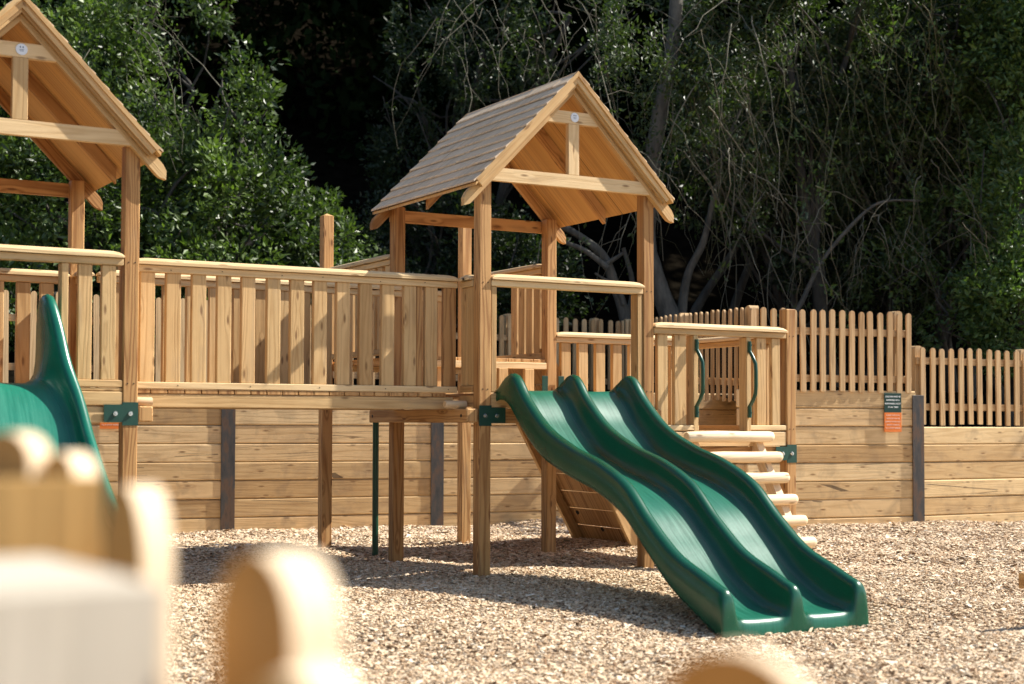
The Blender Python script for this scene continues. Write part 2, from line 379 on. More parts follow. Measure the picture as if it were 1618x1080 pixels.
# ------------------------------------------------------------------ play tower
G = 1.42; h = .0475
DK = 1.32
def post(par, u, v, z1, z0=-.35, w=.095, mat=None):
    m = MB(); m.box(u-w/2, u+w/2, v-w/2, v+w/2, z0, z1, bev=.006); return m.build('post', mat or W_POST, par)
def gable_roof(par, u0):
    cu = u0+G/2; K = 1.02; zt = 3.706; v0, v1 = -.165, G+.165; hw = .855
    th = .05
    root = bpy.data.objects.new('roof', None); C.objects.link(root); root.parent = par
    # sheathing and shingles
    for sgn in (-1, 1):
        m = MB()
        def pt(a, v, dz): return Vector((cu+sgn*a, v, zt-a*K+dz))
        q = [pt(0, v0, -.035), pt(hw, v0, -.035), pt(hw, v0, -.055), pt(0, v0, -.055)]
        m.prism(q, (0, v1-v0, 0), tone=.5, grain=(0, 1, 0)); m.build('sheathing', W_PLY, root)
        m = MB(); nrow = 10
        for i in range(nrow):
            a0 = hw*i/nrow-.004; a1 = hw*(i+1)/nrow+.014
            # each course tilts: thick butt at the lower edge
            v = v0; first = True
            q = [(a0, -.022), (a1-.004, -.002), (a1, -.001), (a1, -.014), (a0+.03, -.033), (a0, -.034)]
            while v < v1-.001:
                w = random.uniform(.3, .6) if not first else random.uniform(.15, .5); first = False
                ve = min(v+w, v1)
                j = random.uniform(-.0025, .0025)
                m.prism([pt(a, v+.0008, dz+j) for a, dz in q], (0, ve-v-.0016, 0), tone=random.uniform(.35, .8), grain=(0, 1, 0))
                v = ve
        m.build('shingles', W_SHING, root)
    # rafters, front / middle / back, with rounded tails past the eaves
    for vf in (-.095, G/2-.022, G+.05):
        tail = .905 if vf != G/2-.022 else .80
        for sgn in (-1, 1):
            lo, up = .172, .06
            pts = []
            if vf < .0 or vf > G: 
                pts = [(0, -up), (tail-.015, -up), (tail+.006, -up-.02), (tail+.004, -lo+.035), (tail-.04, -lo+.004), (tail-.06, -lo), (0, -lo)]
            else: pts = [(0, -up), (tail, -up), (tail, -lo), (0, -lo)]
            m = MB(); m.prism([(cu+sgn*a, vf, zt-a*K+dz) for a, dz in pts], (0, .045, 0), grain=(sgn, 0, -K)); m.build('rafter', W_PINE if vf < 0 else W_POST, root)
    # bargeboard strips on the gable ends
    for vf in (v0-.002, v1-.023):
        for sgn in (-1, 1):
            m = MB(); pts = [(0, -.014), (hw-.004, -.014), (hw-.026, -.052), (0, -.052)]
            m.prism([(cu+sgn*a, vf, zt-a*K+dz) for a, dz in pts], (0, .025, 0), grain=(sgn, 0, -K)); m.build('bargeboard', W_PINE, root)
            m = MB(); pts = [(0, -.053), (hw-.028, -.053), (hw-.055, -.104), (0, -.104)]
            m.prism([(cu+sgn*a, vf+(.013 if vf < 0 else -.013), zt-a*K+dz) for a, dz in pts], (0, .025, 0), grain=(sgn, 0, -K)); m.build('bargeboard', W_PINE, root)
            m = MB(); pts = [(0, -.105), (hw-.06, -.105), (hw-.07, -.128), (0, -.128)]
            m.prism([(cu+sgn*a, vf+.03 if vf < 0 else vf-.03, zt-a*K+dz) for a, dz in pts], (0, .03, 0), grain=(sgn, 0, -K)); m.build('fillet', W_PINE, root)
    # gable truss on the front and a tie on the back
    K2 = lambda z: (zt-.172-z)/K            # half width available at height z under the rafter
    for vf, pr in ((-.0955, 1), (G+.0505, 0)):
        for (z0, z1, nm) in (((2.838, 2.932, 'tie_beam'), (3.312, 3.402, 'collar_beam')) if pr else ((2.72, 2.815, 'tie_beam'),)):
            a0 = min(K2(z0), G/2+.03) if not pr else K2(z0); a1 = K2(z1) if pr else G/2+.03
            m = MB(); m.prism([(cu-a0, vf, z0), (cu+a0, vf, z0), (cu+a1, vf, z1), (cu-a1, vf, z1)], (0, .045, 0), tone=.75, grain=(1, 0, 0)); m.build(nm, W_PALE if pr else W_POST, root)
        if pr:
            m = MB(); m.box(cu-.042, cu+.052, vf, vf+.045, 2.932, 3.312); m.build('king_post', W_PALE, root)
            m = MB(); m.tube([(cu+.01, vf-.0005, 3.36), (cu+.01, vf-.005, 3.36)], [.036, .034], 24, smooth=False); bd = m.build('badge', M_BADGE, root)
            m = MB()
            for dx in (-.008, .008): m.box(cu+.01+dx-.0035, cu+.01+dx+.0035, vf-.0058, vf-.0053, 3.368, 3.379, bev=0)
            for dz, w_ in ((-.002, .014), (-.010, .011)): m.box(cu+.01-w_, cu+.01+w_, vf-.0058, vf-.0053, 3.36+dz-.0015, 3.36+dz+.0015, bev=0)
            m.build('badge_print', M_INK, bd)
    return root

def deck(par, u0, u1, v0, v1, z, along='v'):
    m = MB(); n = int((u1-u0)/.12)
    for i in range(n):
        a = u0+(u1-u0)*i/n; m.box(a+.003, a+(u1-u0)/n-.003, v0, v1, z-.028, z, bev=.003, axis=1)
    return m.build('deck', W_POST, par)

def tower(u0, label, name='play_tower'):
    t = thing(name, label, 'play tower', (u0+G/2, G/2, 0), 'towers of the play frame with gabled roofs')
    for (a, b) in ((0, 0), (1, 0), (0, 1), (1, 1)):
        post(t, u0+a*G, b*G, 2.85 if b == 0 else 2.83)
    gable_roof(t, u0)
    deck(t, u0+.05, u0+G-.05, .05, G-.05, DK)
    return t
def guard(par, p0, p1, zt, zb=None, cap=True, fascia=True, bal=(), bw=.095, kick=True, off=0.0, depth=.022):
    """handrail between plan points; bal = list of start distances of balusters"""
    p0 = Vector((*p0, 0)); p1 = Vector((*p1, 0)); X = (p1-p0).normalized(); Ln = (p1-p0).length; W = Vector((-X.y, X.x, 0)); U = Vector((0, 0, 1))
    if cap: cap_rail(p0+U*(zt-.043)+W*off, p1+U*(zt-.043)+W*off, .115, .043, 'handrail', par)
    if fascia:
        m = MB(); m.beam(p0+U*(zt-.068)+W*off, p1+U*(zt-.068)+W*off, .045, .07, (0, 0, 1)); m.build('rail', W_PALE, par)
    if kick:
        m = MB(); m.beam(p0+U*(zb-.022), p1+U*(zb-.022), .045, .07, (0, 0, 1)); m.build('kick_rail', W_PINE, par)
    for b in bal:
        if isinstance(b, tuple): b, wd = b
        else: wd = bw
        m = MB(); c = p0+X*(b+wd/2); m.beam(c+U*(zb), c+U*(zt-.092), wd, depth*2, X, tone=random.uniform(.25, 1)); m.build('baluster', W_PINE, par)

main = tower(0, 'roofed timber tower in the middle, with the green twin slide at its front')
left = tower(-2.54-G, 'roofed timber tower cut off by the left edge, green single slide at its front')
RT_ = 2.176   # top of the handrails
# main tower front: rail over the slide, posts flanking the opening
guard(main, (.05, -.012), (G-.05, -.012), RT_, kick=False)
for u, w_ in ((.052, .045), (G-.098, .045)):
    m = MB(); m.box(u, u+w_, -.04, .055, 1.325, RT_-.092); m.build('opening_post', W_PINE, main)
m = MB(); m.box(.05, G-.05, -.046, -.002, 1.212, 1.315, tone=.45); m.build('deck_beam', W_PINE, main)
m = MB(); m.box(.05, G-.05, -.02, .04, 1.10, 1.205, tone=.3); m.build('deck_beam', W_POST, main)
bracket(main, 0, 0, 1.155, 1); bracket(main, G, 0, 1.155, -1)
# side bearer with its sawn front end
m = MB(); m.box(-.147, -.053, -.045, 1.63, 1.105, 1.205, bev=.008, tone=.4); m.build('side_bearer', W_POST, main)
for v_ in (.04, 1.56):
    m = MB(); m.tube([(-.147, v_, 1.155), (-.149, v_, 1.155)], .012, 10); m.build('bearer_bolt', M_DARK, main)
m = MB(); m.box(G+.053, G+.12, -.045, 1.5, 1.10, 1.205); m.build('side_bearer', W_POST, main)
# return panels beside the bridge, left side
VB = .27; VB2 = 1.15
for (va, vb) in ((.05, VB-.03), (VB2+.03, G-.05)):
    guard(main, (-.02, va), (-.02, vb), RT_, 1.37, bal=(.0, .1))
m = MB(); m.box(-.044, -.002, .05, VB, 1.22, 1.30); m.build('deck_beam', W_POST, main)
# right side: opening down to the low platform, short guard at the back
guard(main, (.05, G), (.5, G), RT_, 1.37, bal=(.02, .16, .30))
screws(main, [(u+du, -.0485, z) for u in (0, G) for du in (-.02, .02) for z in (RT_-.068, 1.345)])
# ---- left tower
ul = -2.54-G; ur = -2.54
guard(left, (ul+.05, -.012), (ur-.05, -.012), RT_, kick=False)
for a, b in ((-2.868, -2.782), (-2.723, -2.633)):
    m = MB(); m.box(a, b, -.035, .008, 1.366, RT_-.092, tone=random.uniform(.4, .8)); m.build('baluster', W_PINE, left)
    m = MB(); m.box(2*(ul+G/2)-b, 2*(ul+G/2)-a, -.035, .008, 1.366, RT_-.092); m.build('baluster', W_PINE, left)
for a in (-2.972, -3.575):
    m = MB(); m.box(a, a+.043, -.04, .055, 1.325, RT_-.092, tone=.6); m.build('opening_post', W_PINE, left)
m = MB(); m.box(-2.93, ur-.05, -.044, .03, 1.322, 1.366, tone=.7); m.build('kick_rail', W_PINE, left)
m = MB(); m.box(ul+.05, ur-.05, -.040, .03, 1.297, 1.318, tone=.8); m.build('deck_edge', W_PINE, left)
m = MB(); m.box(ul+.05, ur-.05, -.044, -.002, 1.208, 1.293, tone=.6); m.build('deck_beam', W_PINE, left)
m = MB(); m.box(ul+.05, ur-.05, -.03, .03, 1.10, 1.200, tone=.8); m.build('deck_beam', W_SLEEP, left)
bracket(left, ur, 0, 1.155, -1); bracket(left, ul, 0, 1.155, 1)
m = MB(); m.box(ur+.053, ur+.147, -.045, 1.5, 1.105, 1.205, bev=.008, tone=.6); m.build('side_bearer', W_POST, left)
for (va, vb) in ((.05, VB-.03), (VB2+.03, G-.05)):
    guard(left, (ur+.02, va), (ur+.02, vb), RT_, 1.37, bal=(.0, .1))
guard(left, (ul+.05, G), (ur-.05, G), RT_, 1.37, bal=(.10, .26, .42, .60, .78, .96, 1.12))
guard(left, (ul, .05), (ul, G-.05), RT_, 1.37, bal=(.08, .24, .42, .60, .78, .96, 1.12))
screws(left, [(ur+du, -.0485, z) for du in (-.02, .02) for z in (RT_-.068, 1.345)])

# ------------------------------------------------------------------ bridge
br = thing('bridge', 'timber bridge with slatted sides joining the two roofed towers', 'bridge', (-1.3, .7, 0))
b0, b1 = -2.45, -.075
nb = 14; xs = [-2.402, -2.230, -2.056, -1.882, -1.712, -1.531, -1.362, -1.192, -1.02, -.847, -.676, -.502, -.331]
for k, v_ in enumerate((VB, VB2)):
    s_ = 1 if k == 0 else -1
    cap_rail((b0+.0, v_, RT_-.043), (b1+.005, v_, RT_-.043), .115, .043, 'handrail', br)
    m = MB(); m.box(b0, b1, v_-.035, v_+.035, RT_-.092, RT_-.046, tone=.65); m.build('rail', W_PALE, br)
    m = MB(); m.box(b0, b1, v_-.035, v_+.035, 1.322, 1.366, tone=.7); m.build('kick_rail', W_PALE, br)
    m = MB(); m.box(b0, b1-.03, v_-.025, v_+.03, 1.200, 1.288, tone=.5); m.build('bridge_beam', W_PINE, br)
    for i, x in enumerate(xs):
        xx = x if k == 0 else x+.065
        m = MB(); m.box(xx, xx+random.uniform(.094, .101), v_-.024, v_+.02, 1.366, RT_-.092, tone=random.uniform(.15, .95)); m.build('baluster', W_PINE, br)
    for x in (-.182,):
        m = MB(); m.box(x, x+.1, v_-.024, v_+.02, 1.366, RT_-.092, tone=.2); m.build('baluster', W_POST, br)
    m = MB(); m.box(-.40, -.35, v_-.018, v_+.016, 1.366, RT_-.092, tone=.2); m.build('baluster', W_POST, br)
m = MB(); x = b0+.01
while x < b1-.1:
    m.box(x, x+.108, VB-.03, VB2+.03, 1.291, 1.319, bev=.003, tone=random.uniform(0, .5), axis=1); x += .114
m.build('deck', W_POST, br)
for (x0, x1) in ((-.23, -.06), (ur+.05, ur+.19)):
    m = MB(); m.tube([(x0, .14, 1.235), (x0+.01, .14, 1.235), (x1, .14, 1.235)], [.024, .029, .029], 14); m.build('bearer_log', W_LOG, br)

screws(br, [(b0+.25+.37*i+random.uniform(-.05, .05), VB-.0355, RT_-.07+random.uniform(-.008, .008)) for i in range(7)]+[(b0+.3+.5*i, VB-.0355, 1.344) for i in range(5)], .004)
# ------------------------------------------------------------------ low platform on the right
lp = thing('low_platform', 'lower timber platform without a roof, log ladder at its front, green handles', 'play platform', (2.12, G/2, 0))
UR = 2.82; LZ = 1.88
m = MB(); m.box(UR-h, UR+h, -h, h, -.3, 2.03, bev=.006); m.build('post', W_POST, lp)
post(lp, UR, G, 2.0)
guard(lp, (G+.05, -.012), (UR-.05, -.012), LZ, kick=False)
for a, b in ((1.515, 1.61), (1.675, 1.785), (2.48, 2.575), (2.635, 2.72)):
    m = MB(); m.box(a, b, -.03, .012, 1.09, LZ-.092, tone=random.uniform(.5, .9)); m.build('baluster', W_PINE, lp)
for a in (1.845, 2.365):
    m = MB(); m.box(a, a+.045, -.045, .055, 1.03, LZ-.092, tone=.55); m.build('opening_post', W_PINE, lp)
for a, b in ((G+.05, 1.895), (2.40, UR-.05)):
    m = MB(); m.box(a, b, -.044, .03, 1.05, 1.09, tone=.9); m.build('kick_rail', W_PALE, lp)
m = MB(); m.box(G+.05, UR-.05, -.041, .0, .925, 1.038, tone=.8); m.build('deck_beam', W_PALE, lp)
m = MB(); m.box(G+.05, UR-.05, -.02, .04, .81, .918, tone=.3); m.build('deck_beam', W_POST, lp)
deck(lp, G+.05, UR-.05, .0, G, 1.045)
bracket(lp, UR, 0, .862, -1)
guard(lp, (G+.05, G), (UR-.05, G), LZ, 1.09, bal=(.06, .235, .41, .585, .76, 1.2))
guard(lp, (UR, .05), (UR, G-.05), LZ-.03, 1.09, bal=(.05, .19, .36, 1.2))
screws(lp, [(UR+du, -.0485, z) for du in (-.02, .02) for z in (LZ-.07, 1.06)])
for u in (1.862, 2.382):
    m = MB(); v_ = -.048
    zt_, zb_ = 1.715, 1.20
    path = [(u, v_-.004, zt_-.03), (u, v_-.022, zt_-.05), (u, v_-.055, zt_-.09), (u, v_-.085, zt_-.14), (u, v_-.09, zt_-.2), (u, v_-.09, zb_+.2), (u, v_-.085, zb_+.14), (u, v_-.055, zb_+.09), (u, v_-.022, zb_+.05), (u, v_-.004, zb_+.03)]
    m.tube(path, .015, 12)
    for z in (zt_, zb_): m.tube([(u, v_-.012, z-.05), (u, v_-.013, z+.04)], [.017, .015], 10)
    hd = m.build('grab_handle', M_HANDLE, lp)
    k = MB()
    for z in (zt_+.01, zb_-.01): k.tube([(u, v_-.026, z), (u, v_-.033, z)], .009, 8)
    k.build('bolt', M_BRK, hd)

# ------------------------------------------------------------------ log ladder
ld = thing('log_ladder', 'short ladder of pale peeled log rungs beside the twin slide', 'ladder', (2.14, -.4, 0))
P = [(-.115, 1.0), (-.205, .842), (-.295, .682), (-.395, .517), (-.49, .36), (-.59, .20), (-.68, .055)]
for i, (v_, z_) in enumerate(P):
    m = MB(); r = .043; x0 = 1.715+random.uniform(-.01, .01); x1 = 2.575+random.uniform(-.012, .012)
    pts = [(x0, v_, z_), (x0+.012, v_, z_), (x0+.3, v_+.002, z_+.003), (x1-.3, v_-.002, z_), (x1-.04, v_, z_), (x1-.012, v_, z_), (x1, v_, z_)]
    m.tube(pts, [r*.82, r*.97, r*1.02, r, r, r*.93, r*.66], 18, tone=random.uniform(.5, 1)); m.build('rung', W_LOG, ld)
for u in (1.80, 2.435):
    m = MB(); m.prism([(u, -.03, 1.02), (u, -.76, -.15), (u, -.66, -.15), (u, .07, 1.02)], (.07, 0, 0), tone=.8, grain=(0, -.58, -1)); m.build('stringer', W_LOG, ld)

# ------------------------------------------------------------------ rear platform, reached through the middle tower
rp = thing('rear_platform', 'raised timber platform behind the middle tower, its two posts with bare tops', 'play platform', (.7, 2.1, 0))
for u in (-.01, 1.375): 
    m = MB(); v_ = 2.86
    m.box(u-h, u+h, v_-h, v_+h, -.25, 2.93, bev=.004)
    q = [(u-h, v_-h, 2.93), (u+h, v_-h, 2.93), (u+h, v_+h, 2.93), (u-h, v_+h, 2.93), (u, v_, 2.955)]
    m.add(q, [[0, 1, 4], [1, 2, 4], [2, 3, 4], [3, 0, 4]], [[(0, 0), (.1, 0), (.05, .05)]]*4, .7)
    m.build('post', W_POST, rp)
m = MB()
for i in range(11):
    a = .05+i*.12; m.box(a+.002, a+.118, G-.03, 2.90, 1.612, 1.640, bev=.003, axis=1, tone=random.uniform(.3, .9))
m.build('deck', W_POST, rp)
for v_ in (G-.035, 2.84): 
    m = MB(); m.box(.055, G-.055, v_-.02, v_+.025, 1.555, 1.61, tone=.9); m.build('deck_beam', W_PALE, rp)
for u in (0.0, G-.02):
    guard(rp, (u, G+.05), (u, 2.80), 2.465, 1.70, bal=((.04, .095), (.17, .095), (.30, .095), (.43, .095)) if u else tuple(.04+.15*i for i in range(9)))
for a in (1.15, .9, .12):
    m = MB(); m.box(a, a+.09, G-.06, G-.02, 1.325, 1.555); m.build('riser_slat', W_PINE, rp)
for u in (G-.11, G+.05):
    m = MB(); m.box(u, u+.055, G-.075, G-.068, 1.36, 1.50, bev=.001); m.build('bracket', M_BRK, rp)
m = MB(); u, v_ = G-.01, 2.36
m.tube([(u-.0, v_, 2.32), (u-.03, v_, 2.34), (u-.06, v_-.02, 2.31), (u-.07, v_-.05, 2.2), (u-.07, v_-.06, 2.02), (u-.06, v_-.03, 1.9), (u-.02, v_, 1.87)], .012, 10); m.build('grab_handle', M_HANDLE, rp)
m = MB(); m.tube([(.12, 2.08, -.2), (.12, 2.08, 1.18)], .026, 16); m.build('steel_leg', M_HANDLE, rp)
# ------------------------------------------------------------------ climbing ramp
rm = thing('climbing_ramp', 'sloping plank climbing board with hand holes, half hidden under the green twin slide', 'climbing ramp', (2.0, 2.0, 0))
v0_, v1_ = 1.55, 2.45
K = .57
for v_ in (v0_-.045, v1_):
    m = MB(); m.prism([(1.42, v_, 1.62), (1.42+1.64*K, v_, -.02), (1.42+1.64*K+.13, v_, -.02), (1.42+.13, v_, 1.62)], (0, .045, 0), tone=.7, grain=(K, 0, -1)); m.build('stringer', W_PINE, rm)
m = MB(); n = 10
for i in range(n):
    z1 = 1.60-i*.16; z0 = z1-.154
    f = lambda z: 1.42+(1.62-z)*K+.095
    m.prism([(f(z1), v0_, z1), (f(z0), v0_, z0), (f(z0)+.028, v0_, z0), (f(z1)+.028, v0_, z1)], (0, v1_-v0_, 0), tone=random.uniform(.2, .5), grain=(0, 1, 0))
pb = m.build('planks', W_POST, rm)
m = MB()
for (z, v_) in ((.28, 2.32), (.60, 1.95), (.78, 2.36), (.14, 2.02), (1.0, 1.8)):
    x = 1.42+(1.62-z)*K+.093; m.tube([(x, v_, z), (x-.004, v_, z-.002)], .022, 12)
m.build('hand_hole', M_DARK, rm)

# ------------------------------------------------------------------ slides
def slide_mesh(name, sections, par, bedrange, mat):
    """sections: list of lists of Vector of equal length"""
    n = len(sections[0]); vs = [p for s in sections for p in s]
    fs = []; bed = []
    for i in range(len(sections)-1):
        for j in range(n-1):
            fs.append((i*n+j, i*n+j+1, (i+1)*n+j+1, (i+1)*n+j)); 
    off = par.location if par else Vector((0, 0, 0))
    me = bpy.data.meshes.new(name); me.from_pydata([tuple(p-off) for p in vs], [], fs)
    a = me.attributes.new('bed', 'FLOAT', 'POINT'); a.data.foreach_set('value', [bedrange[j] for s in sections for j in range(n)])
    me.polygons.foreach_set('use_smooth', [True]*len(fs)); me.update()
    o = link(name, me, mat, par)
    sd = o.modifiers.new('s', 'SOLIDIFY'); sd.thickness = .008; sd.offset = 0
    return o
def interp(tab, x):
    xs_ = [t[0] for t in tab]; ys_ = [t[1] for t in tab]
    # smooth cubic hermite on monotone x
    i = max(0, min(len(tab)-2, sum(1 for q in xs_ if q <= x)-1))
    x0, x1 = xs_[i], xs_[i+1]; t = (x-x0)/(x1-x0); t = max(0, min(1, t))
    def sl(k):
        if k <= 0: return (ys_[1]-ys_[0])/(xs_[1]-xs_[0])
        if k >= len(tab)-1: return (ys_[-1]-ys_[-2])/(xs_[-1]-xs_[-2])
        return (ys_[k+1]-ys_[k-1])/(xs_[k+1]-xs_[k-1])
    m0, m1 = sl(i)*(x1-x0), sl(i+1)*(x1-x0)
    return (2*t**3-3*t**2+1)*ys_[i]+(t**3-2*t**2+t)*m0+(-2*t**3+3*t**2)*ys_[i+1]+(t**3-t**2)*m1
# distance forward s = -v
ridge = [(-.02, 1.335), (.05, 1.37), (.13, 1.425), (.20, 1.452), (.27, 1.43), (.40, 1.292), (.67, 1.088), (1.0, .952), (1.35, .855), (1.65, .722), (1.89, .523), (2.15, .342), (2.42, .235), (2.55, .185), (2.60, .168)]
bedz = [(-.02, 1.33), (.05, 1.335), (.13, 1.330), (.20, 1.295), (.27, 1.235), (.40, 1.10), (.67, .905), (1.0, .785), (1.35, .69), (1.65, .56), (1.89, .37), (2.15, .165), (2.42, .03), (2.60, -.008)]
botz = [(-.02, 1.22), (.05, 1.26), (.13, 1.27), (.20, 1.25), (.27, 1.20), (.40, 1.075), (.67, .885), (1.0, .765), (1.35, .67), (1.65, .54), (1.89, .35), (2.15, .145), (2.42, .0), (2.60, -.09)]
ts = thing('twin_slide', 'green plastic twin-lane wavy slide running down from the middle tower', 'slide', (.64, -1.3, 0))
secs = []; bedf = None
svals = [-.02+i*.03 for i in range(int(2.60/.03)+1)]+[2.60]
def section(s_, rz, bz, oz, v_):
    """profile across u"""
    out = []; fl = []
    def add(u, z, f=0): out.append(Vector((u, v_, z))); fl.append(f)
    d = rz-bz
    add(.095, oz); add(.092, oz+.02); add(.094, oz+(rz-oz)*.5); add(.100, rz-.035); add(.110, rz-.015); add(.130, rz-.002); add(.150, rz); add(.166, rz-.006); add(.178, rz-.022)
    for e0, sg in ((.178, 1),):
        pass
    def lane(a, b):
        # inner wall down, fillet, bed, fillet, wall up (a..b)
        w = [(.0, .75), (.006, .5), (.018, .25), (.036, .10), (.06, .025), (.095, 0)]
        for du, k in w: add(a+du, bz+d*k, 1 if k == 0 else 0)
        for q in (.25, .5, .75): add(a+.095+(b-a-.19)*q, bz-.002, 1)
        for du, k in w[::-1]: add(b-du, bz+d*k, 1 if k == 0 else 0)
    lane(.182, .602)
    add(.606, rz-.022); add(.618, rz-.006); add(.640, rz); add(.662, rz-.006); add(.674, rz-.022)
    lane(.678, 1.092)
    add(1.096, rz-.022); add(1.108, rz-.006); add(1.126, rz); add(1.145, rz-.002); add(1.165, rz-.015); add(1.175, rz-.035); add(1.181, rz-(rz-oz)*.5); add(1.185, oz+.02); add(1.182, oz)
    return out, fl
for s_ in svals:
    o_, bedf = section(s_, interp(ridge, s_), interp(bedz, s_), interp(botz, s_), -s_); secs.append(o_)
# rounded lip and front skirt
zr, zb = .168, -.008
for dv, dr, dbz, dbt in ((.014, -.006, -.003, -.09), (.028, -.020, -.010, -.09), (.038, -.042, -.024, -.09), (.044, -.075, -.04, -.092), (.047, -.14, -.07, -.095), (.05, -.29, -.13, -.16), (.052, -.36, -.35, -.36)):
    o_, _ = section(2.64, zr+dr, min(zb+dbz, zr+dr-.001), min(-.09, zr+dr-.002) if dr > -.2 else zb+dbz-.01, -(2.60+dv)); secs.append(o_)
slide_mesh('chute', secs, ts, bedf, M_SLIDE)

# single slide at the left tower
ss = thing('single_slide', 'green plastic slide with high side wings on the left-hand tower', 'slide', (-3.3, -1.2, 0))
rid2 = [(-.13, 1.80), (-.10, 1.855), (-.05, 1.878), (.04, 1.88), (.11, 1.85), (.19, 1.72), (.28, 1.50), (.42, 1.275), (.62, 1.03), (1.0, .68), (1.4, .50), (1.8, .36), (2.2, .22), (2.45, .16)]
bed2 = [(-.13, 1.33), (-.10, 1.33), (-.05, 1.332), (.04, 1.335), (.11, 1.332), (.19, 1.315), (.28, 1.25), (.42, 1.10), (.62, .83), (1.0, .46), (1.4, .26), (1.8, .12), (2.2, .01), (2.45, -.02)]
ru2 = [(-.13, -3.06), (.11, -3.06), (.28, -3.01), (.42, -2.965), (.62, -2.945), (1.0, -2.915), (1.6, -2.90), (2.45, -2.90)]
cu2 = -3.26
secs = []
sv = [-.13, -.12]+[-.1+i*.03 for i in range(85)]+[2.45]
def section2(rz, bz, ru, v_, oz):
    hwid = ru-cu2; out = []; fl = []
    half = [(hwid+.055, oz), (hwid+.058, oz+.02), (hwid+.05, bz+(rz-bz)*.6), (hwid+.038, rz-.03), (hwid+.026, rz-.008), (hwid+.008, rz), (hwid-.010, rz-.008), (hwid-.020, rz-.03), (hwid-.022, bz+(rz-bz)*.72), (hwid-.024, bz+(rz-bz)*.5), (hwid-.028, bz+(rz-bz)*.3), (hwid-.038, bz+(rz-bz)*.14), (hwid-.062, bz+(rz-bz)*.05), (hwid-.11, bz+.0), (hwid*.25, bz-.003)]
    for a, z in half: out.append(Vector((cu2-a, v_, z))); fl.append(1 if z <= bz+.001 and a < hwid else 0)
    for a, z in half[::-1]: out.append(Vector((cu2+a, v_, z))); fl.append(1 if z <= bz+.001 and a < hwid else 0)
    return out, fl
for s_ in sv:
    rz, bz, ru = interp(rid2, s_), interp(bed2, s_), interp(ru2, s_)
    o_, bf2 = section2(rz, bz, ru, -s_-.02, bz-.03 if s_ < 2.2 else -.09); q_ = max(0, (s_-1.35)/1.1); secs.append([p-Vector((.75*q_*q_, 0, 0)) for p in o_])
for dv, dr in ((.03, -.02), (.05, -.07), (.06, -.35)):
    o_, _ = section2(.16+dr, max(-.02+dr, -.4), -2.90, -2.47-dv, -.4); secs.append([p-Vector((.75, 0, 0)) for p in o_])
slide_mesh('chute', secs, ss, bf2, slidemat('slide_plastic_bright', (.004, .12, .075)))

# ------------------------------------------------------------------ ground
def gz(x, y):
    d = (x*FW.x+y*FW.y) - (CAM.x*FW.x+CAM.y*FW.y)
    z = .018*np.sin(x*1.7+.6)*np.cos(y*1.3)+.012*np.sin(x*3.9+y*2.7)
    t = np.clip((-y-1.0)/2.0, 0, 1); z = z-.088*t*t*(3-2*t)
    t2 = np.clip((d-12.6)/2.8, 0, 1); z = z+(-.03+.07*np.clip((x-.5)/4.5, 0, 1))*t2*t2*(3-2*t2)
    r2 = (x-.64)**2/.5+(y+3.0)**2/.22; z = z-.035*np.exp(-r2)+.02*np.exp(-((x-.64)**2/.9+(y+3.75)**2/.15))
    return z
gx = np.concatenate([-np.geomspace(300, 9, 22), np.linspace(-8.6, 14, 230), np.geomspace(14.5, 300, 22)])
gy = np.concatenate([-np.geomspace(300, 12, 20), np.linspace(-11.6, 12, 240), np.geomspace(12.5, 300, 22)])
GX, GY = np.meshgrid(gx, gy); GZ = gz(GX, GY); GZ[(abs(GX) > 20) | (abs(GY) > 20)] = -.03
def np_mesh(name, V, Fq, mat, tone=None, tone_dom='FACE', smooth=False, parent=None, loc=None):
    me = bpy.data.meshes.new(name); nv, nf = len(V), len(Fq); k = Fq.shape[1]
    me.vertices.add(nv); me.vertices.foreach_set('co', np.ascontiguousarray(V, np.float32).ravel())
    me.loops.add(nf*k); me.loops.foreach_set('vertex_index', np.ascontiguousarray(Fq, np.int32).ravel())
    me.polygons.add(nf); me.polygons.foreach_set('loop_start', np.arange(0, nf*k, k, dtype=np.int32))
    me.polygons.foreach_set('loop_total', np.full(nf, k, np.int32)); me.polygons.foreach_set('use_smooth', np.full(nf, smooth))
    if tone is not None:
        a = me.attributes.new('tone', 'FLOAT', tone_dom); a.data.foreach_set('value', np.ascontiguousarray(tone, np.float32))
    me.update(calc_edges=True); me.validate()
    return link(name, me, mat, parent, loc)
ny, nx = GX.shape; idx = np.arange(nx*ny).reshape(ny, nx)
Fq = np.stack([idx[:-1, :-1], idx[:-1, 1:], idx[1:, 1:], idx[1:, :-1]], -1).reshape(-1, 4)
g = np_mesh('ground', np.stack([GX, GY, GZ], -1).reshape(-1, 3), Fq, M_GROUND, smooth=True); g['kind'] = 'structure'

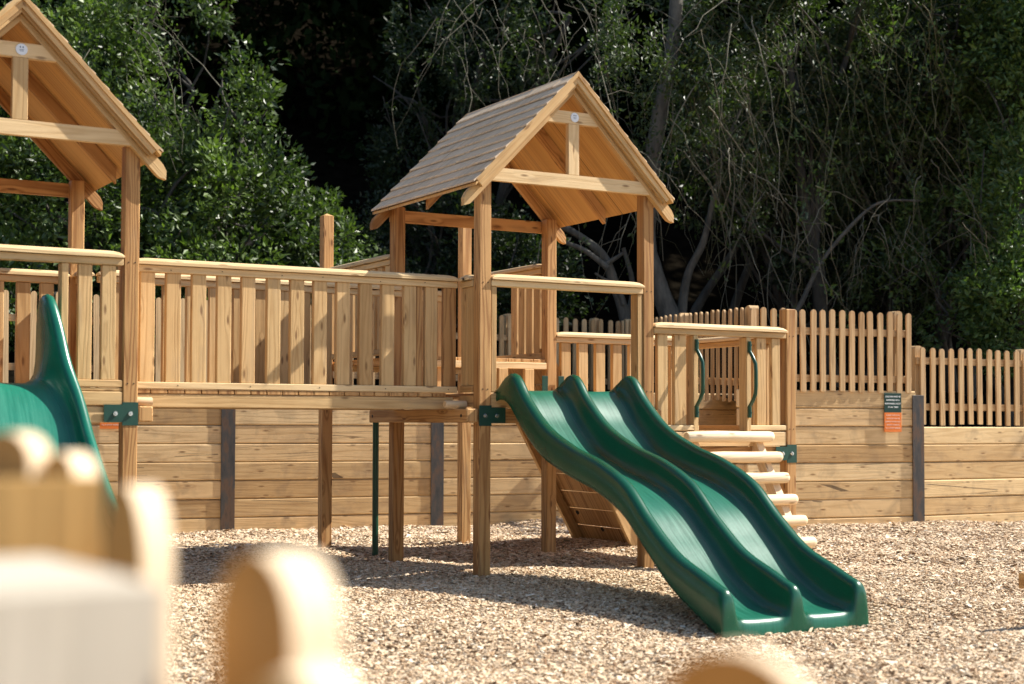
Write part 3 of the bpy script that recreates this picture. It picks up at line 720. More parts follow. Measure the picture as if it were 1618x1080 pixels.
def chips(n, seed, z0, z1, lat, smin, smax):
    r = np.random.default_rng(seed)
    Zd = np.sqrt(r.uniform(z0*z0, z1*z1, n)); la = r.uniform(-lat, lat, n)*Zd
    x = CAM.x+RT.x*la+FW.x*Zd; y = CAM.y+RT.y*la+FW.y*Zd
    z = gz(x, y)+r.uniform(-.004, .012, n)
    Ls = r.uniform(smin, smax, n)*(1+.9*(r.random(n) > .93))*(1-.45*(r.random(n) < .3)); Ws = Ls*r.uniform(.28, .65, n); Ts = r.uniform(.002, .006, n)
    ang = r.uniform(0, 2*np.pi, n); til = r.normal(0, .24, n); rol = r.normal(0, .28, n)
    ca, sa = np.cos(ang), np.sin(ang); ct, st = np.cos(til), np.sin(til); cr, sr = np.cos(rol), np.sin(rol)
    X = np.stack([ca*ct, sa*ct, st], -1); Y0 = np.stack([-sa, ca, 0*sa], -1); Z0 = np.cross(X, Y0)
    Y = Y0*cr[:, None]+Z0*sr[:, None]; Zn = np.cross(X, Y)
    loc = np.array([(-.5, -.35, 0), (.5, -.5, 0), (.42, .4, 0), (-.46, .5, 0), (-.42, -.3, 1), (.46, -.36, 1), (.36, .34, 1), (-.4, .38, 1)])
    jit = r.uniform(-.13, .13, (n, 8, 2))
    a = (loc[None, :, 0]+jit[..., 0])*Ls[:, None]; b = (loc[None, :, 1]+jit[..., 1])*Ws[:, None]; c = loc[None, :, 2]*Ts[:, None]
    V = np.stack([x, y, z+.002], -1)[:, None, :]+a[..., None]*X[:, None, :]+b[..., None]*Y[:, None, :]+c[..., None]*Zn[:, None, :]
    f = np.array([(4, 5, 6, 7), (0, 1, 5, 4), (1, 2, 6, 5), (2, 3, 7, 6), (3, 0, 4, 7)])
    Fa = (np.arange(n)[:, None, None]*8+f[None]).reshape(-1, 4)
    tone = np.repeat(np.clip(r.normal(.52, .23, n), 0, 1), 5)
    return V.reshape(-1, 3), Fa, tone
Va, Fa, ta = chips(180000, 1, 5.2, 11.5, .40, .015, .038)
Vb, Fb, tb = chips(125000, 2, 11.0, 17.2, .40, .022, .048)
o = np_mesh('bark_chips', np.concatenate([Va, Vb]), np.concatenate([Fa, Fb+len(Va)]), M_CHIP, np.concatenate([ta, tb]))
tag(o, 'loose pale bark chips covering the playground floor', 'bark chips', kind='stuff')

# ------------------------------------------------------------------ retaining walls
CZ = [-.065+.19*k for k in range(-1, 9)]
def wall_bays(w, pts, ztop, steel_at, zbot=-.3):
    """pts: plan points where bays meet"""
    for a, b in zip(pts[:-1], pts[1:]):
        a = Vector(a); b = Vector(b); X = (b-a).normalized(); Nn = Vector((X.y, -X.x, 0))
        if Nn.dot(Vector((CAM.x, CAM.y, 0))-a) < 0: Nn = -Nn
        m = MB()
        for z0 in CZ:
            z1 = z0+.19
            if z1 > ztop+.02: continue
            d = random.uniform(-.007, .007)
            p = a+X*.02-Nn*(.05+d); q = b-X*.02-Nn*(.05+d+random.uniform(-.004, .004))
            U = Vector((0, 0, (z0+z1)/2))
            m.beam(p+U, q+U+Vector((0, 0, random.uniform(-.003, .003))), .186, .1, (0, 0, 1), bev=.011, tone=random.uniform(0, 1))
        m.build('sleepers', W_SLEEP, w)
    for p in steel_at:
        p, X, top = p
        X = Vector(X).normalized(); Nn = Vector((X.y, -X.x, 0))
        if Nn.dot(Vector((CAM.x, CAM.y, 0))-p) < 0: Nn = -Nn
        m = MB(); m.beam(p+Nn*.012+Vector((0, 0, -.3)), p+Nn*.012+Vector((0, 0, top)), .145, .012, X, bev=.002)
        m.beam(p-Nn*.05+Vector((0, 0, -.3)), p-Nn*.05+Vector((0, 0, top)), .012, .11, X, bev=.001)
        m.build('steel_post', M_STEEL, w)
A = PL(361, 15.3); B = PL(691, 16.1); D = B-A
wl = thing('retaining_wall', 'long sleeper retaining wall with rusty steel posts behind the bridge', 'retaining wall', tuple(B))
pts = [A-D*2, A-D, A, B, B+D, B+D*1.75]
wall_bays(wl, pts, 1.455, [(p, D, 1.465) for p in pts[:-1]])
cor = PL(1178, 15.1); s3 = PL(1449.5, 15.85); wr = thing('retaining_wall', 'tall sleeper retaining wall between the low platform and the steel post, sign on it', 'retaining wall', tuple(cor))
wall_bays(wr, [B+D*1.75, cor-(cor-(B+D*1.75)).normalized()*.02], 1.455, [])
wall_bays(wr, [cor, s3], 1.455, [(s3, s3-cor, 1.41)])
e1 = PL(1760, 17.3); wr2 = thing('retaining_wall', 'lower sleeper retaining wall right of the dark steel post, at the right edge', 'retaining wall', tuple(s3))
wall_bays(wr2, [s3, s3+(e1-s3)*1.0, s3+(e1-s3)*2], 1.085, [(s3+(e1-s3), e1-s3, 1.085)])

# ------------------------------------------------------------------ picket fences
def fence(label, a, b, za, zb, hgt, n, posts=(), rails=(.22, .72), pw=.062, bottom=None):
    a = Vector(a); b = Vector(b); X = (b-a).normalized(); Ln = (b-a).length; Nn = Vector((X.y, -X.x, 0))
    if Nn.dot(Vector((CAM.x, CAM.y, 0))-a) < 0: Nn = -Nn
    f = thing('picket_fence', label, 'picket fence', (a.x, a.y, min(za, zb)-hgt))
    Z = lambda t: za+(zb-za)*t
    for i in range(n):
        t = (i+.5)/n; p = a+X*Ln*t; zt = Z(t)+random.uniform(-.01, .01); z0 = zt-hgt+.01
        w = pw/2; r = w
        prof = [(-w, z0), (w, z0), (w, zt-r)]+[(r*math.cos(q), zt-r+r*math.sin(q)) for q in [math.pi*k/6 for k in range(1, 6)]]+[(-w, zt-r)]
        lean = random.uniform(-.012, .012)
        m = MB(); m.prism([p+Nn*.03+X*(x+lean*(z-z0))+Vector((0, 0, z)) for x, z in prof], Nn*(-.022), tone=random.uniform(.1, 1), grain=(0, 0, 1))
        m.build('picket', W_PICK, f)
    for k in rails:
        m = MB(); m.beam(a-Nn*.02+Vector((0, 0, za-hgt*(1-k))), b-Nn*.02+Vector((0, 0, zb-hgt*(1-k))), .075, .04, (0, 0, 1), tone=.6); m.build('rail', W_PICK, f)
    for t in posts:
        p = a+X*Ln*t-Nn*.085; zt = Z(t)+.02; w = .05
        prof = [(-w, zt-hgt-.3), (w, zt-hgt-.3), (w, zt-.03), (w*.8, zt-.01), (w*.4, zt), (-w*.4, zt), (-w*.8, zt-.01), (-w, zt-.03)]
        m = MB(); m.prism([p+X*x-Nn*(-.05)+Vector((0, 0, z)) for x, z in prof], Nn*(-.1), tone=.5, grain=(0, 0, 1)); m.build('post', W_PICK, f)
    return f
fA0 = PL(-90, 16.3*4656/4993); fA1 = PL(983, 19.36)
fence('long picket fence on the bank, seen through the bridge slats', fA0, fA1, 2.49, 2.445, 1.03, 62, posts=(0.0, .2, .4, .6, .8, .955))
cr = PL(1181, 15.1)
fence('receding picket fence length behind the low platform rail', fA1, cr, 2.445, 2.29, .98, 25, posts=(0.0, .5, .985))
s3f = PL(1441, 15.85)
fence('tall picket fence length on the wall, above the orange and green sign', cr, s3f, 2.29, 2.29, .86, 17, posts=(.05, .93), rails=(.17, .74))
ee = PL(1750, 17.25); s3g = PL(1449, 16.1)
fence('lower picket fence length at the right edge, beyond the dark steel post', s3g, ee, 1.937, 1.928, .85, 21, posts=(.02, .56), rails=(.24, .83))

# ------------------------------------------------------------------ signs
def text_obj(name, s, size, mat, par, p, X, Nn, extr=.0006):
    cu = bpy.data.curves.new(name, 'FONT'); cu.body = s; cu.size = size; cu.align_x = 'CENTER'; cu.align_y = 'CENTER'; cu.extrude = extr; cu.offset = .0006
    tmp = bpy.data.objects.new(name+'_t', cu); C.objects.link(tmp)
    dg = bpy.context.evaluated_depsgraph_get(); me = bpy.data.meshes.new_from_object(tmp.evaluated_get(dg))
    bpy.data.objects.remove(tmp)
    U = Vector((0, 0, 1)); R = Matrix((X, U, Nn)).transposed()
    for v in me.vertices: v.co = R @ v.co + (p-par.location)
    me.materials.clear()
    return link(name, me, mat, par)
def sign(label, p, X):
    X = Vector(X).normalized(); Nn = Vector((X.y, -X.x, 0))
    if Nn.dot(Vector((CAM.x, CAM.y, 0))-p) < 0: Nn = -Nn
    s = thing('sign', label, 'sign', tuple(p), 'green and orange safety signs on the sleeper wall')
    w, hg = .215, .41
    for nm, mt, z0, z1 in (('green_panel', M_SGREEN, hg/2, hg), ('orange_panel', M_SORANGE, 0, hg/2-.001)):
        m = MB(); m.beam(p+Nn*.030+Vector((0, 0, z0)), p+Nn*.030+Vector((0, 0, z1)), w, .006, X, bev=.002); m.build(nm, mt, s)
    q = p+Nn*.0335
    for i, t in enumerate(('CHILDREN MUST BE', 'SUPERVISED BY A', 'RESPONSIBLE ADULT', 'AT ALL TIMES')):
        text_obj('lettering', t, .0215, M_SWHITE, s, q+Vector((0, 0, hg-.038-i*.037)), X, Nn)
    for i, t in enumerate(('PLEASE TAKE CARE', 'SURFACES CAN BE', 'SLIPPERY WHEN WET', 'REPORT DAMAGE', 'TO A STAFF MEMBER')):
        text_obj('lettering', t, .020, M_SPEACH, s, q+Vector((0, 0, hg/2-.03-i*.034)), X, Nn)
    return s
X = (s3-cor).normalized(); sp = PL(1408, 15.74, 1.02)
sign('green and orange safety sign on the sleeper wall beside the steel post', sp, X)
def on_line(a, d, px):
    lo, hi = -6.0, 6.0
    for _ in range(40):
        t = (lo+hi)/2; q = a+d*t-CAM; x = 809+F*q.dot(RT)/q.dot(FW)
        if x < px: lo = t
        else: hi = t
    return a+d*t
q_ = on_line(A, D.normalized(), 175.5); sign('orange and green safety sign mostly hidden behind the left tower post', Vector((q_.x, q_.y, 1.037)), D)

# ------------------------------------------------------------------ bank and hill behind the walls
bpts = []
base = [A-D*6, A-D*2, A, B, B+D*1.75, cor, s3, s3+(e1-s3), s3+(e1-s3)*2, s3+(e1-s3)*8]
ztop = [1.395]*6+[1.365, 1.04, 1.04, 1.04]
base2 = []; zt2 = []
for i in range(len(base)-1):
    for k in range(12):
        t = k/12; base2.append(base[i]*(1-t)+base[i+1]*t)
        z = ztop[i]*(1-t)+ztop[i+1]*t
        if i == 6: z = 1.02
        zt2.append(z)
base2.append(base[-1]); zt2.append(ztop[-1])
rows = [(.10, -.3), (.11, 0), (.8, .0), (2.5, .15), (5, .6), (8, 1.8), (12, 4.2), (18, 8.5), (26, 14), (40, 20), (80, 24)]
V = []
for d, dz in rows:
    for p, z in zip(base2, zt2):
        q = p+FW*d; n_ = .0 if d < 1 else .15*math.sin(q.x*1.3)*math.cos(q.y*.9)*min(1, d/5)
        V.append((q.x, q.y, z-.05+dz+n_ if dz >= 0 else z-1.5))
V = np.array(V); nc = len(base2); idx = np.arange(len(rows)*nc).reshape(len(rows), nc)
Fq = np.stack([idx[:-1, :-1], idx[:-1, 1:], idx[1:, 1:], idx[1:, :-1]], -1).reshape(-1, 4)
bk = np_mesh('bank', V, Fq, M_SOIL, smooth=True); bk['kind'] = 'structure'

# ------------------------------------------------------------------ trees and shrubs
def leaf_template(nl, spread, ll, lw, r):
    """leaf rosettes along short twigs: 4-vertex folded leaves"""
    V = []
    for i in range(nl):
        c = np.array([r.normal(0, spread*.5), r.normal(0, spread*.5), r.uniform(-.2, 1)*spread])
        d = r.normal(0, 1, 3)+np.array([0, 0, .5])+c/spread*.8; d /= np.linalg.norm(d)
        s_ = np.cross(d, r.normal(0, 1, 3)); s_ /= np.linalg.norm(s_); n_ = np.cross(d, s_)
        l_ = ll*r.uniform(.7, 1.25); w_ = lw*r.uniform(.8, 1.2)
        V += [c, c+d*l_*.45+s_*w_*.5+n_*w_*.18, c+d*l_, c+d*l_*.45-s_*w_*.5+n_*w_*.18]
    return np.array(V)
def leaf_mass(centers, nrm, nl, spread, ll, lw, seed, tmin=0, tmax=1):
    r = np.random.default_rng(seed); n = len(centers)
    T = [leaf_template(nl, spread, ll, lw, r) for _ in range(7)]
    out = []; tones = []
    pick = r.integers(0, 7, n)
    for k in range(7):
        c = centers[pick == k]; nn = nrm[pick == k]; m_ = len(c)
        if not m_: continue
        z = nn+r.normal(0, .25, (m_, 3)); z /= np.linalg.norm(z, axis=1)[:, None]
        x = np.cross(z, r.normal(0, 1, (m_, 3))); x /= np.linalg.norm(x, axis=1)[:, None]; y = np.cross(z, x)
        R = np.stack([x, y, z], 1); sc = r.uniform(.6, 1.5, m_)
        V = np.einsum('vi,mij->mvj', T[k], R)*sc[:, None, None]+c[:, None, :]
        out.append(V.reshape(-1, 3))
        ct = (tmin+(tmax-tmin)*np.clip(.5+.45*vnoise(c, 1.5, seed+5)+r.normal(0, .2, m_), 0, 1))[:, None]+r.normal(0, .16, (m_, nl)); tones.append(np.clip(ct, 0, 1).reshape(-1))
    V = np.concatenate(out); F_ = np.arange(len(V)).reshape(-1, 4)
    return V, F_, np.concatenate(tones)
def vnoise(p, s, seed):
    r = np.random.default_rng(seed); out = 0
    for k in range(5):
        d = r.normal(0, 1, 3); ph = r.uniform(0, 6.28); out = out+np.sin((p@d)*s*(1+.35*k)+ph)/(1+.3*k)
    return out/2.5
def crown_points(blobs, n, seed, gap=.0, shell=.55, clump=1.6):
    """blobs: (cx,cy,cz,rx,ry,rz) -> cluster centres on a ragged shell"""
    r = np.random.default_rng(seed); P_ = []; N_ = []
    w = np.array([b[3]*b[5]+b[4]*b[5]+b[3]*b[4] for b in blobs]); w = w/w.sum()
    for b, wi in zip(blobs, w):
        m_ = int(n*wi*2.2)
        d = r.normal(0, 1, (m_, 3)); d /= np.linalg.norm(d, axis=1)[:, None]
        c = np.array(b[:3]); rad = np.array(b[3:6])
        lump = 1+.16*vnoise(d*3, clump, seed+3)
        p = c+d*rad*(r.uniform(shell, 1.06, m_)*lump)[:, None]
        ok = vnoise(p, 2.3, seed+9) > gap+r.uniform(-.35, .35, m_)
        ok &= ((p-CAM[:] if False else p)[:, 2] > .9)
        P_.append(p[ok]); N_.append(d[ok])
    P_ = np.concatenate(P_); N_ = np.concatenate(N_)
    k = r.permutation(len(P_))[:n]; return P_[k], N_[k]
def limb(m, p0, p1, r0, r1, bow=.15, seg=8, n=7, seed=0):
    rr = random.Random(seed); p0 = Vector(p0); p1 = Vector(p1); d = p1-p0; s_ = d.orthogonal().normalized(); t_ = d.cross(s_).normalized()
    a, b = rr.uniform(-bow, bow), rr.uniform(-bow, bow); pts = []; rad = []
    for i in range(n+1):
        t = i/n; q = p0+d*t+(s_*a+t_*b)*d.length*math.sin(math.pi*t)+Vector([rr.uniform(-1, 1)*r0*.35 for _ in range(3)])
        pts.append(q); rad.append((r0*(1-t)+r1*t)*rr.uniform(.92, 1.08))
    m.tube(pts, rad, seg, tone=.5); return pts
def CP(x, y, Z): return PL(x, Z, HZ(y, Z))      # point seen near (x,y) at distance Z
def bl(x, y, Z, rx, ry, rz): p = CP(x, y, Z); return (p.x, p.y, p.z, rx, ry, rz)
def tree(name, label, cat, base, blobs, n, leafm, barkm, seed, nl=24, ll=.076, lw=.036, spread=.13, gap=0, trunk=True, limbs=7, group=None, tr=.14, tmin=0, tmax=1, shell=.55):
    t = thing(name, label, cat, tuple(base), group)
    P_, N_ = crown_points(blobs, n, seed, gap, shell)
    V, F_, to = leaf_mass(P_, N_, nl, spread, ll, lw, seed, tmin, tmax)
    np_mesh('crown', V-np.array(base), F_, leafm, to, parent=t)
    m = MB(); rr = random.Random(seed)
    tops = []
    for b in blobs[:8]:
        tops.append(Vector(b[:3]))
    z0 = Vector(base)-Vector((0, 0, .4))
    for i, q in enumerate(tops):
        pp = limb(m, z0+Vector((rr.uniform(-.2, .2), rr.uniform(-.2, .2), 0)), q, tr if i == 0 else tr*.55, tr*.25, .1, seed=seed+i)
        b = blobs[i]
        for k in range(limbs):
            an = rr.uniform(0, 6.28); e = rr.uniform(-.3, 1)
            d = Vector((math.cos(an)*b[3], math.sin(an)*b[4], e*b[5]))*.85
            limb(m, pp[rr.randrange(3, 8)], q+d, tr*.22, .008, .2, 6, 6, seed+i*31+k)
    m.build('trunk', barkm, t)
    return t
def hang_twigs(par, n, seed, region, Zr, rr=(.004, .010), mat=None, name='hanging_twigs', up=False, leanx=60, lenr=(90, 330)):
    r = random.Random(seed); m = MB(); tips = []
    for i in range(n):
        x = r.uniform(region[0], region[2]); y = r.uniform(region[1], region[3]); Z = r.uniform(*Zr)
        ln = r.uniform(*lenr); dx = r.gauss(leanx*.5, leanx); arch = r.uniform(-.45, .45)
        pts = []; k = 8
        for j in range(k+1):
            t = j/k
            px = x+dx*t+arch*ln*.6*math.sin(math.pi*t)*t+r.gauss(0, 2.5); py = y+ln*(t**1.15)-(1-t)*t*ln*.35*r.uniform(.6, 1.2)+r.gauss(0, 2)
            pts.append(CP(px, py, Z+.5*math.sin(t*2+i)))
        if r.random() < .12:
            pts = pts[::-1]
        r0 = r.uniform(*rr); m.tube(pts, [r0*(1-.65*j/k) for j in range(k+1)], 5, cap=False, tone=.5)
        if r.random() < .5: tips += [pts[j] for j in range(2, k+1) if r.random() < .45]
        for q in range(r.randrange(0, 4)):
            a = pts[r.randrange(2, k)]; b = a+RT*r.uniform(-.5, .5)+Vector((0, 0, r.uniform(-.6, .15)))+FW*r.uniform(-.2, .2); c_ = (a+b)/2+Vector((0, 0, r.uniform(-.05, .15)))
            m.tube([a, c_, b], [r0*.5, r0*.4, r0*.22], 4, cap=False, tone=.5)
    c = np.array([tuple(q) for q in tips]); V, F_, to = leaf_mass(c, np.tile((.2, -.3, .6), (len(c), 1)), 9, .09, .062, .03, seed, .3, 1)
    np_mesh('twig_leaves', V-np.array(par.location), F_, M_LEAF2 if seed % 2 else M_LEAF, to, parent=par)
    return m.build(name, mat or M_TWIG, par)
# lit holly bush, left
tree('holly_bush', 'bushy glossy evergreen behind the left tower, brightly speckled with sun', 'bush', PL(230, 19.5, 1.3),
     [bl(-60, 250, 19.4, 1.3, 1.2, 2.0), bl(90, 330, 19.0, 1.2, 1.0, 1.5), bl(250, 330, 19.2, 1.1, 1.0, 1.5), bl(400, 350, 19.6, 1.0, .9, 1.25), bl(330, 450, 19.0, 1.6, .9, .9), bl(60, 470, 18.6, 1.6, .8, .8), bl(500, 400, 20.4, .7, .8, .9), bl(385, 185, 19.8, .38, .4, .95), bl(140, 110, 19.8, .95, 1.0, 1.3)],
     3000, M_LEAF, M_BARKD, 21, nl=22, ll=.094, lw=.044, gap=.04, spread=.15, tmin=0, tmax=1)
tree('holly_tree', 'evergreen tree with leaves hanging at the top left, behind the left roof', 'tree', PL(150, 22.5, 1.5),
     [bl(40, 20, 21.5, 1.6, 1.3, 1.6), bl(240, -10, 21.3, 1.2, 1.2, .95), bl(300, 130, 22.3, .8, .9, 1.0), bl(-120, 150, 22, 1.6, 1.4, 2.2), bl(150, 250, 22.6, 1.5, 1.2, 1.5)],
     1300, M_LEAF, M_BARKD, 22, nl=22, ll=.09, lw=.042, gap=.25)
hang_twigs(bpy.data.objects['holly_tree'], 16, 38, (110, -30, 260, 90), (18.6, 19.4), (.003, .008), leanx=60, lenr=(80, 200))
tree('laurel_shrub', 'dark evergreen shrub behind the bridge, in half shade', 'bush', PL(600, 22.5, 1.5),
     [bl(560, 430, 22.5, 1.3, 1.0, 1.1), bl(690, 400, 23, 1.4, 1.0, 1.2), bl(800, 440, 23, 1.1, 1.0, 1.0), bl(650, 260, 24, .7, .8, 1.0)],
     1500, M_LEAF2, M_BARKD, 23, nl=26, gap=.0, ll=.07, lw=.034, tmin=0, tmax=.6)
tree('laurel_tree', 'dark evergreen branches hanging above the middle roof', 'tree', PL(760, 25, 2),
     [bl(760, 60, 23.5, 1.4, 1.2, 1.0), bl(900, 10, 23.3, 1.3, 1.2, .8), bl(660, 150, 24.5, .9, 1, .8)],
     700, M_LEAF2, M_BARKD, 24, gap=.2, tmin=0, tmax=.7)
# big twiggy tree with the grey trunk
tb_ = thing('twiggy_tree', 'grey-trunked tree with a tangle of bare hanging twigs right of the middle roof', 'tree', tuple(PL(1055, 19.9, 1.3)))
m = MB()
def path(pts, Z, r0, r1, m, dz=0):
    q = [CP(x, y, Z+dz*i) for i, (x, y) in enumerate(pts)]
    # refine
    out = []
    for i in range(len(q)-1):
        a = q[max(i-1, 0)]; b = q[i]; c = q[i+1]; d = q[min(i+2, len(q)-1)]
        for k in range(4):
            t = k/4; out.append(.5*((2*b)+(c-a)*t+(2*a-5*b+4*c-d)*t*t+(3*b-a-3*c+d)*t**3))
    out.append(q[-1]); n = len(out)
    rs = [(r0+(r1-r0)*i/(n-1))*random.uniform(.94, 1.06) for i in range(n)]
    m.tube(out, rs, 10, tone=.5)
path([(1070, 570), (1062, 500), (1040, 440), (1022, 370), (1028, 290), (1038, 190), (1058, 90), (1068, 10), (1075, -120)], 20, .15, .08, m)
path([(1074, 570), (1078, 480), (1088, 420), (1112, 370), (1128, 300), (1150, 210), (1190, 120)], 20.3, .08, .012, m)


path([(1000, 560), (985, 480), (968, 430), (958, 400), (935, 375), (900, 352), (870, 340)], 20.2, .085, .04, m)
path([(958, 405), (975, 395), (984, 388)], 20.1, .035, .022, m)
path([(985, 470), (975, 440), (955, 430), (940, 420)], 20.1, .03, .015, m)
path([(960, 412), (925, 385), (890, 370), (860, 352)], 20.0, .045, .02, m)
path([(1230, 520), (1265, 470), (1300, 400), (1360, 330), (1400, 305), (1460, 304)], 19.6, .04, .013, m)
path([(985, 560), (990, 500), (1000, 440), (985, 380)], 20.6, .05, .03, m)
m.build('trunk', M_BARK, tb_)
m = MB()
path([(1084, 510), (1110, 460), (1150, 400), (1185, 340), (1220, 240)], 22.2, .08, .03, m)
path([(1140, 540), (1172, 440), (1200, 380), (1260, 300), (1330, 180)], 22.6, .075, .03, m)
m.build('rear_trunk', M_BARKD, tb_)
hang_twigs(tb_, 50, 31, (930, -60, 1200, 260), (18.6, 20.2), (.004, .013))
hang_twigs(tb_, 22, 33, (1020, 200, 1500, 380), (18.6, 20.0), (.003, .009), lenr=(80, 220))
hang_twigs(tb_, 30, 37, (600, -60, 1000, 60), (19.5, 22), (.003, .009), leanx=90, lenr=(60, 240))
P_, N_ = crown_points([bl(1010, 110, 19.6, 1.0, .8, 1.1), bl(1080, 60, 19.5, 1.2, .8, 1.0), bl(1180, 120, 19.9, 1.2, .8, 1.4), bl(1060, 230, 19.5, .7, .6, .8)], 420, 41, .35)
V, F_, to = leaf_mass(P_, N_, 22, .12, .06, .028, 41, .3, 1)
np_mesh('crown', V-np.array(tb_.location), F_, M_LEAF2, to, parent=tb_)
# right-hand mass
te = tree('ivy_tree', 'large dark evergreen hung with drooping stems above the tall picket fence', 'tree', PL(1330, 21.5, 1.3),
     [bl(1250, 60, 20.8, 1.7, 1.1, 1.5), bl(1400, 180, 21.2, 1.6, 1.1, 1.9), bl(1270, 290, 21.8, 1.3, 1.0, 1.4), bl(1420, 380, 21.5, 1.3, .9, 1.2), bl(1380, -40, 20.6, 1.7, 1.2, 1.1), bl(1150, 200, 22.2, 1.2, .9, 1.5)],
     2900, M_LEAF2, M_BARKD, 51, nl=24, gap=.08, tmin=.1, tmax=.9)
hang_twigs(te, 150, 52, (1080, -60, 1600, 240), (18.9, 20.6), (.003, .009), M_TWIGM, leanx=70, lenr=(100, 330))
hang_twigs(te, 40, 53, (1200, 250, 1560, 420), (18.3, 19.6), (.003, .008), M_TWIG, leanx=60, lenr=(60, 160))
tree('privet_shrub', 'fresh green leafy shrub at the right edge, above the lower picket fence', 'bush', PL(1600, 19, 1.1),
     [bl(1640, 120, 19.6, .9, .8, 1.6), bl(1650, 330, 19.0, .85, .8, 1.3), bl(1610, 480, 18.6, .8, .6, .8), bl(1700, 30, 19.6, 1.2, .9, 1.4), bl(1530, 500, 18.9, .55, .4, .5)],
     1700, M_LEAF3, M_BARKD, 61, nl=28, gap=-.2, tmin=.2)
tree('yew_tree', 'dark evergreen at the top right corner, with lighter leaf sprays', 'tree', PL(1520, 22, 1.2),
     [bl(1500, 60, 20.6, 1.3, 1.0, 1.4), bl(1560, 240, 20.6, .9, .9, 1.5), bl(1480, 420, 20.4, 1.0, .8, .9), bl(1600, -60, 20.5, 1.5, 1.2, 1.2)],
     1500, M_LEAF, M_BARKD, 71, nl=24, gap=.1, tmin=.1, tmax=.9)
# deep woodland behind, and unseen foliage added to cast shade
wb = []
rw = random.Random(5)
for i in range(60):
    x = rw.uniform(-500, 2100); Z = rw.uniform(27, 34); y = rw.uniform(-650, 560)
    wb.append(bl(x, y, Z, rw.uniform(2, 3), rw.uniform(1.5, 2), rw.uniform(1.8, 3)))
for i in range(30):  # unseen leaf masses at the left, added to darken left-facing sides
    q = Vector((-17-rw.uniform(0, 5), rw.uniform(-20, 16), rw.uniform(0, 9))); wb.append((q.x, q.y, q.z, 2.4, 2.6, 2.6))
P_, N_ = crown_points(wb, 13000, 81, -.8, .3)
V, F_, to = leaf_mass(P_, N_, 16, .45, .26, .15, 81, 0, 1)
o = np_mesh('woodland', V, F_, M_LEAFD, to); tag(o, 'deep dark woodland filling the slope behind the trees, with unseen shading foliage added at left', 'woodland', kind='stuff')
wb = []  # leaf masses outside the view, added to block sun from the trees
for i in range(46):
    x = rw.uniform(-300, 3000); Z = rw.uniform(25.5, 33)
    p = PL(x, Z, rw.uniform(10.0, 13.5)); wb.append((p.x, p.y, p.z, rw.uniform(1.8, 2.6), rw.uniform(1.8, 2.6), rw.uniform(1.0, 1.8)))
for i in range(40):  # beyond the right edge, added to shade the right-hand trees
    p = PL(809+rw.uniform(8.5, 19)/21*F, rw.uniform(20.5, 27), rw.uniform(4.5, 9.2)); wb.append((p.x, p.y, p.z, rw.uniform(1.5, 2.2), rw.uniform(1.3, 1.8), rw.uniform(1.0, 1.6)))
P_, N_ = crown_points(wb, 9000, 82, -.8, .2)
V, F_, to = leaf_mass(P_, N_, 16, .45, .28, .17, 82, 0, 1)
o = np_mesh('shade_canopy', V, F_, M_LEAFD, to); tag(o, 'unseen leaf masses added overhead and at right to shade the trees', 'shade canopy', kind='stuff')

# ------------------------------------------------------------------ near, out-of-focus timber
def rot_frame(deg):
    a = math.radians(deg); return (RT*math.cos(a)+FW*math.sin(a)), (FW*math.cos(a)-RT*math.sin(a))
def rounded_board(name, label, cat, px, Z, ytop, w, t, deg, mat, hfrac=.5, group=None):
    """upright board with a half-round top"""
    c = CP(px, ytop, Z); X, Y = rot_frame(deg); top = c.z; r = w*hfrac
    prof = [(-w/2, -.2), (w/2, -.2)]
    for k in range(0, 13):
        a = math.pi*k/12; prof.append((w/2*math.cos(a), top-r+r*math.sin(a)))
    m = MB(); p = Vector((c.x, c.y, 0))
    m.prism([p+X*x+Vector((0, 0, z)) for x, z in prof], Y*t, tone=.6, grain=(0, 0, 1))
    o = m.build(name, mat, None); tag(o, label, cat, group); return o
g_ = 'blurred timber posts close to the camera'
# squared block with a pale top, lower left
X, Y = rot_frame(13)
def fbox(name, px, Z, z1, w, t, deg, mat, par=None, z0=-.2):
    X, Y = rot_frame(deg); p = PL(px, Z)
    m = MB(); m.prism([p-X*w+Vector((0, 0, z0)), p+Vector((0, 0, z0)), p+Vector((0, 0, z1)), p-X*w+Vector((0, 0, z1))], Y*t, tone=.6, grain=(0, 0, 1))
    return m.build(name, mat, par)
o = fbox('timber_block', 262, .97, HZ(914, .97), .23, .26, 34, W_FOREP); tag(o, 'broad weathered timber block, pale flat top, out of focus at lower left', 'timber block', g_)
fp = thing('timber_screen', 'honey-coloured blurred timber screen with a row of rounded boards, behind the pale block', 'timber screen', tuple(PL(100, 1.4)), g_)
fbox('panel', 165, 1.42, HZ(746, 1.42), .25, .03, 24, W_FORE, fp)
def rb(px, Z, ytop, w, t, deg, mat, hfrac, name='rounded_board', par=None):
    c = CP(px, ytop, Z); X, Y = rot_frame(deg); top = c.z; r = w*hfrac
    prof = [(-w/2, -.2), (w/2, -.2)]
    for k in range(0, 13):
        a = math.pi*k/12; prof.append((w/2*math.cos(a), top-r+r*math.sin(a)))
    m = MB(); p = Vector((c.x, c.y, 0))
    m.prism([p+X*x+Vector((0, 0, z)) for x, z in prof], Y*t, tone=.6, grain=(0, 0, 1))
    o = m.build(name, mat, par); o.data.materials.append(W_LIT_EDGE)
    for i, f in enumerate(o.data.polygons):
        if i > 1: f.material_index = 1  # rim coloured paler than the face, as if sunlit
    return o
rb(8, 1.46, 674, .060, .035, -20, W_FORE, .5, par=fp)
rb(92, 1.46, 706, .042, .038, -22, W_FORE, .7, par=fp)
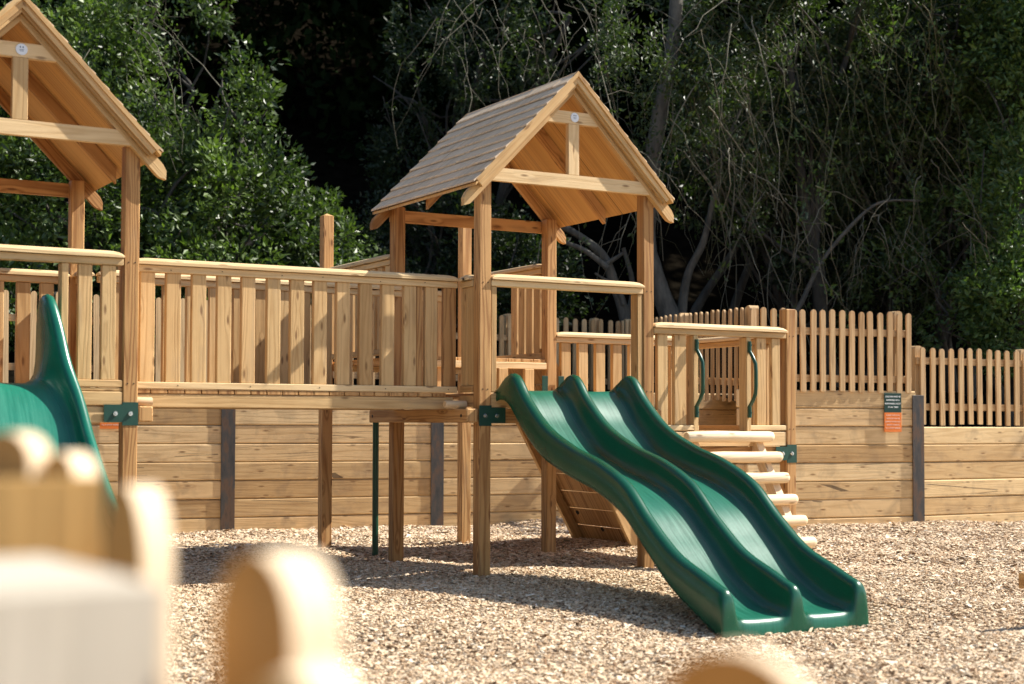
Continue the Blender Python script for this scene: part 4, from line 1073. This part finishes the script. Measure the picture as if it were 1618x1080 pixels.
rb(196, 1.36, 758, .066, .034, -44, W_FORE, 1.1, par=fp)
o = rb(402, 1.0, 862, .090, .042, -45, W_FOREB, .6, 'timber_post'); tag(o, 'honey-coloured rounded board standing alone, blurred at bottom left', 'timber post', g_)
o = rb(455, .85, 1058, .055, .07, -10, W_FORE, .5, 'timber_post'); tag(o, 'low pale rounded board in front of the lone blurred one', 'timber post', g_)
o = rb(1155, .95, 1014, .115, .022, -36, W_FOREB, .5, 'timber_post'); tag(o, 'brown rounded board top, blurred at the bottom below the slide end', 'timber post', g_)
m = MB(); c = PL(1500, 4.2, HZ(1098, 4.2)); m.tube([c-RT*.12, c+RT*.14], .045, 14); m.tube([c-Vector((0, 0, .0)), Vector((c.x, c.y, -.2))], .04, 10)
o = m.build('log_stub', W_LOG, None); tag(o, 'pale log end just showing at the bottom right edge', 'log')
m = MB(); c = PL(1632, 8.6, 0); z = HZ(905, 8.6); m.box(c.x-.08, c.x+.4, c.y-.05, c.y+.05, z-.04, z+.05); m.box(c.x+.1, c.x+.2, c.y-.04, c.y+.04, -.2, z-.04, axis=2)
o = m.build('balance_beam', W_POST, None); tag(o, 'end of a brown timber beam poking in at the right edge', 'timber beam')

# ------------------------------------------------------------------ light
sd = Vector((3.5, -1.0, 3.58)).normalized()
sun = bpy.data.lights.new('sun', 'SUN'); sun.energy = 5.0; sun.angle = math.radians(.5); sun.color = (1, .95, .86)
so = bpy.data.objects.new('sun', sun); C.objects.link(so); so.rotation_euler = (-sd).to_track_quat('-Z', 'Y').to_euler()
w = bpy.data.worlds.new('World'); S.world = w; w.use_nodes = True; nt = w.node_tree
sk = N(nt, 'ShaderNodeTexSky', sky_type='NISHITA'); sk.sun_disc = False; sk.sun_elevation = math.asin(sd.z); sk.sun_rotation = math.atan2(sd.x, sd.y)
bg = nt.nodes['Background']; bg.inputs[1].default_value = .10; L(nt, sk.outputs[0], bg.inputs[0])
vs = S.view_settings; vs.view_transform = 'Standard'; vs.look = 'None'; vs.exposure = 0.97; vs.gamma = 1
S.render.engine = 'CYCLES'
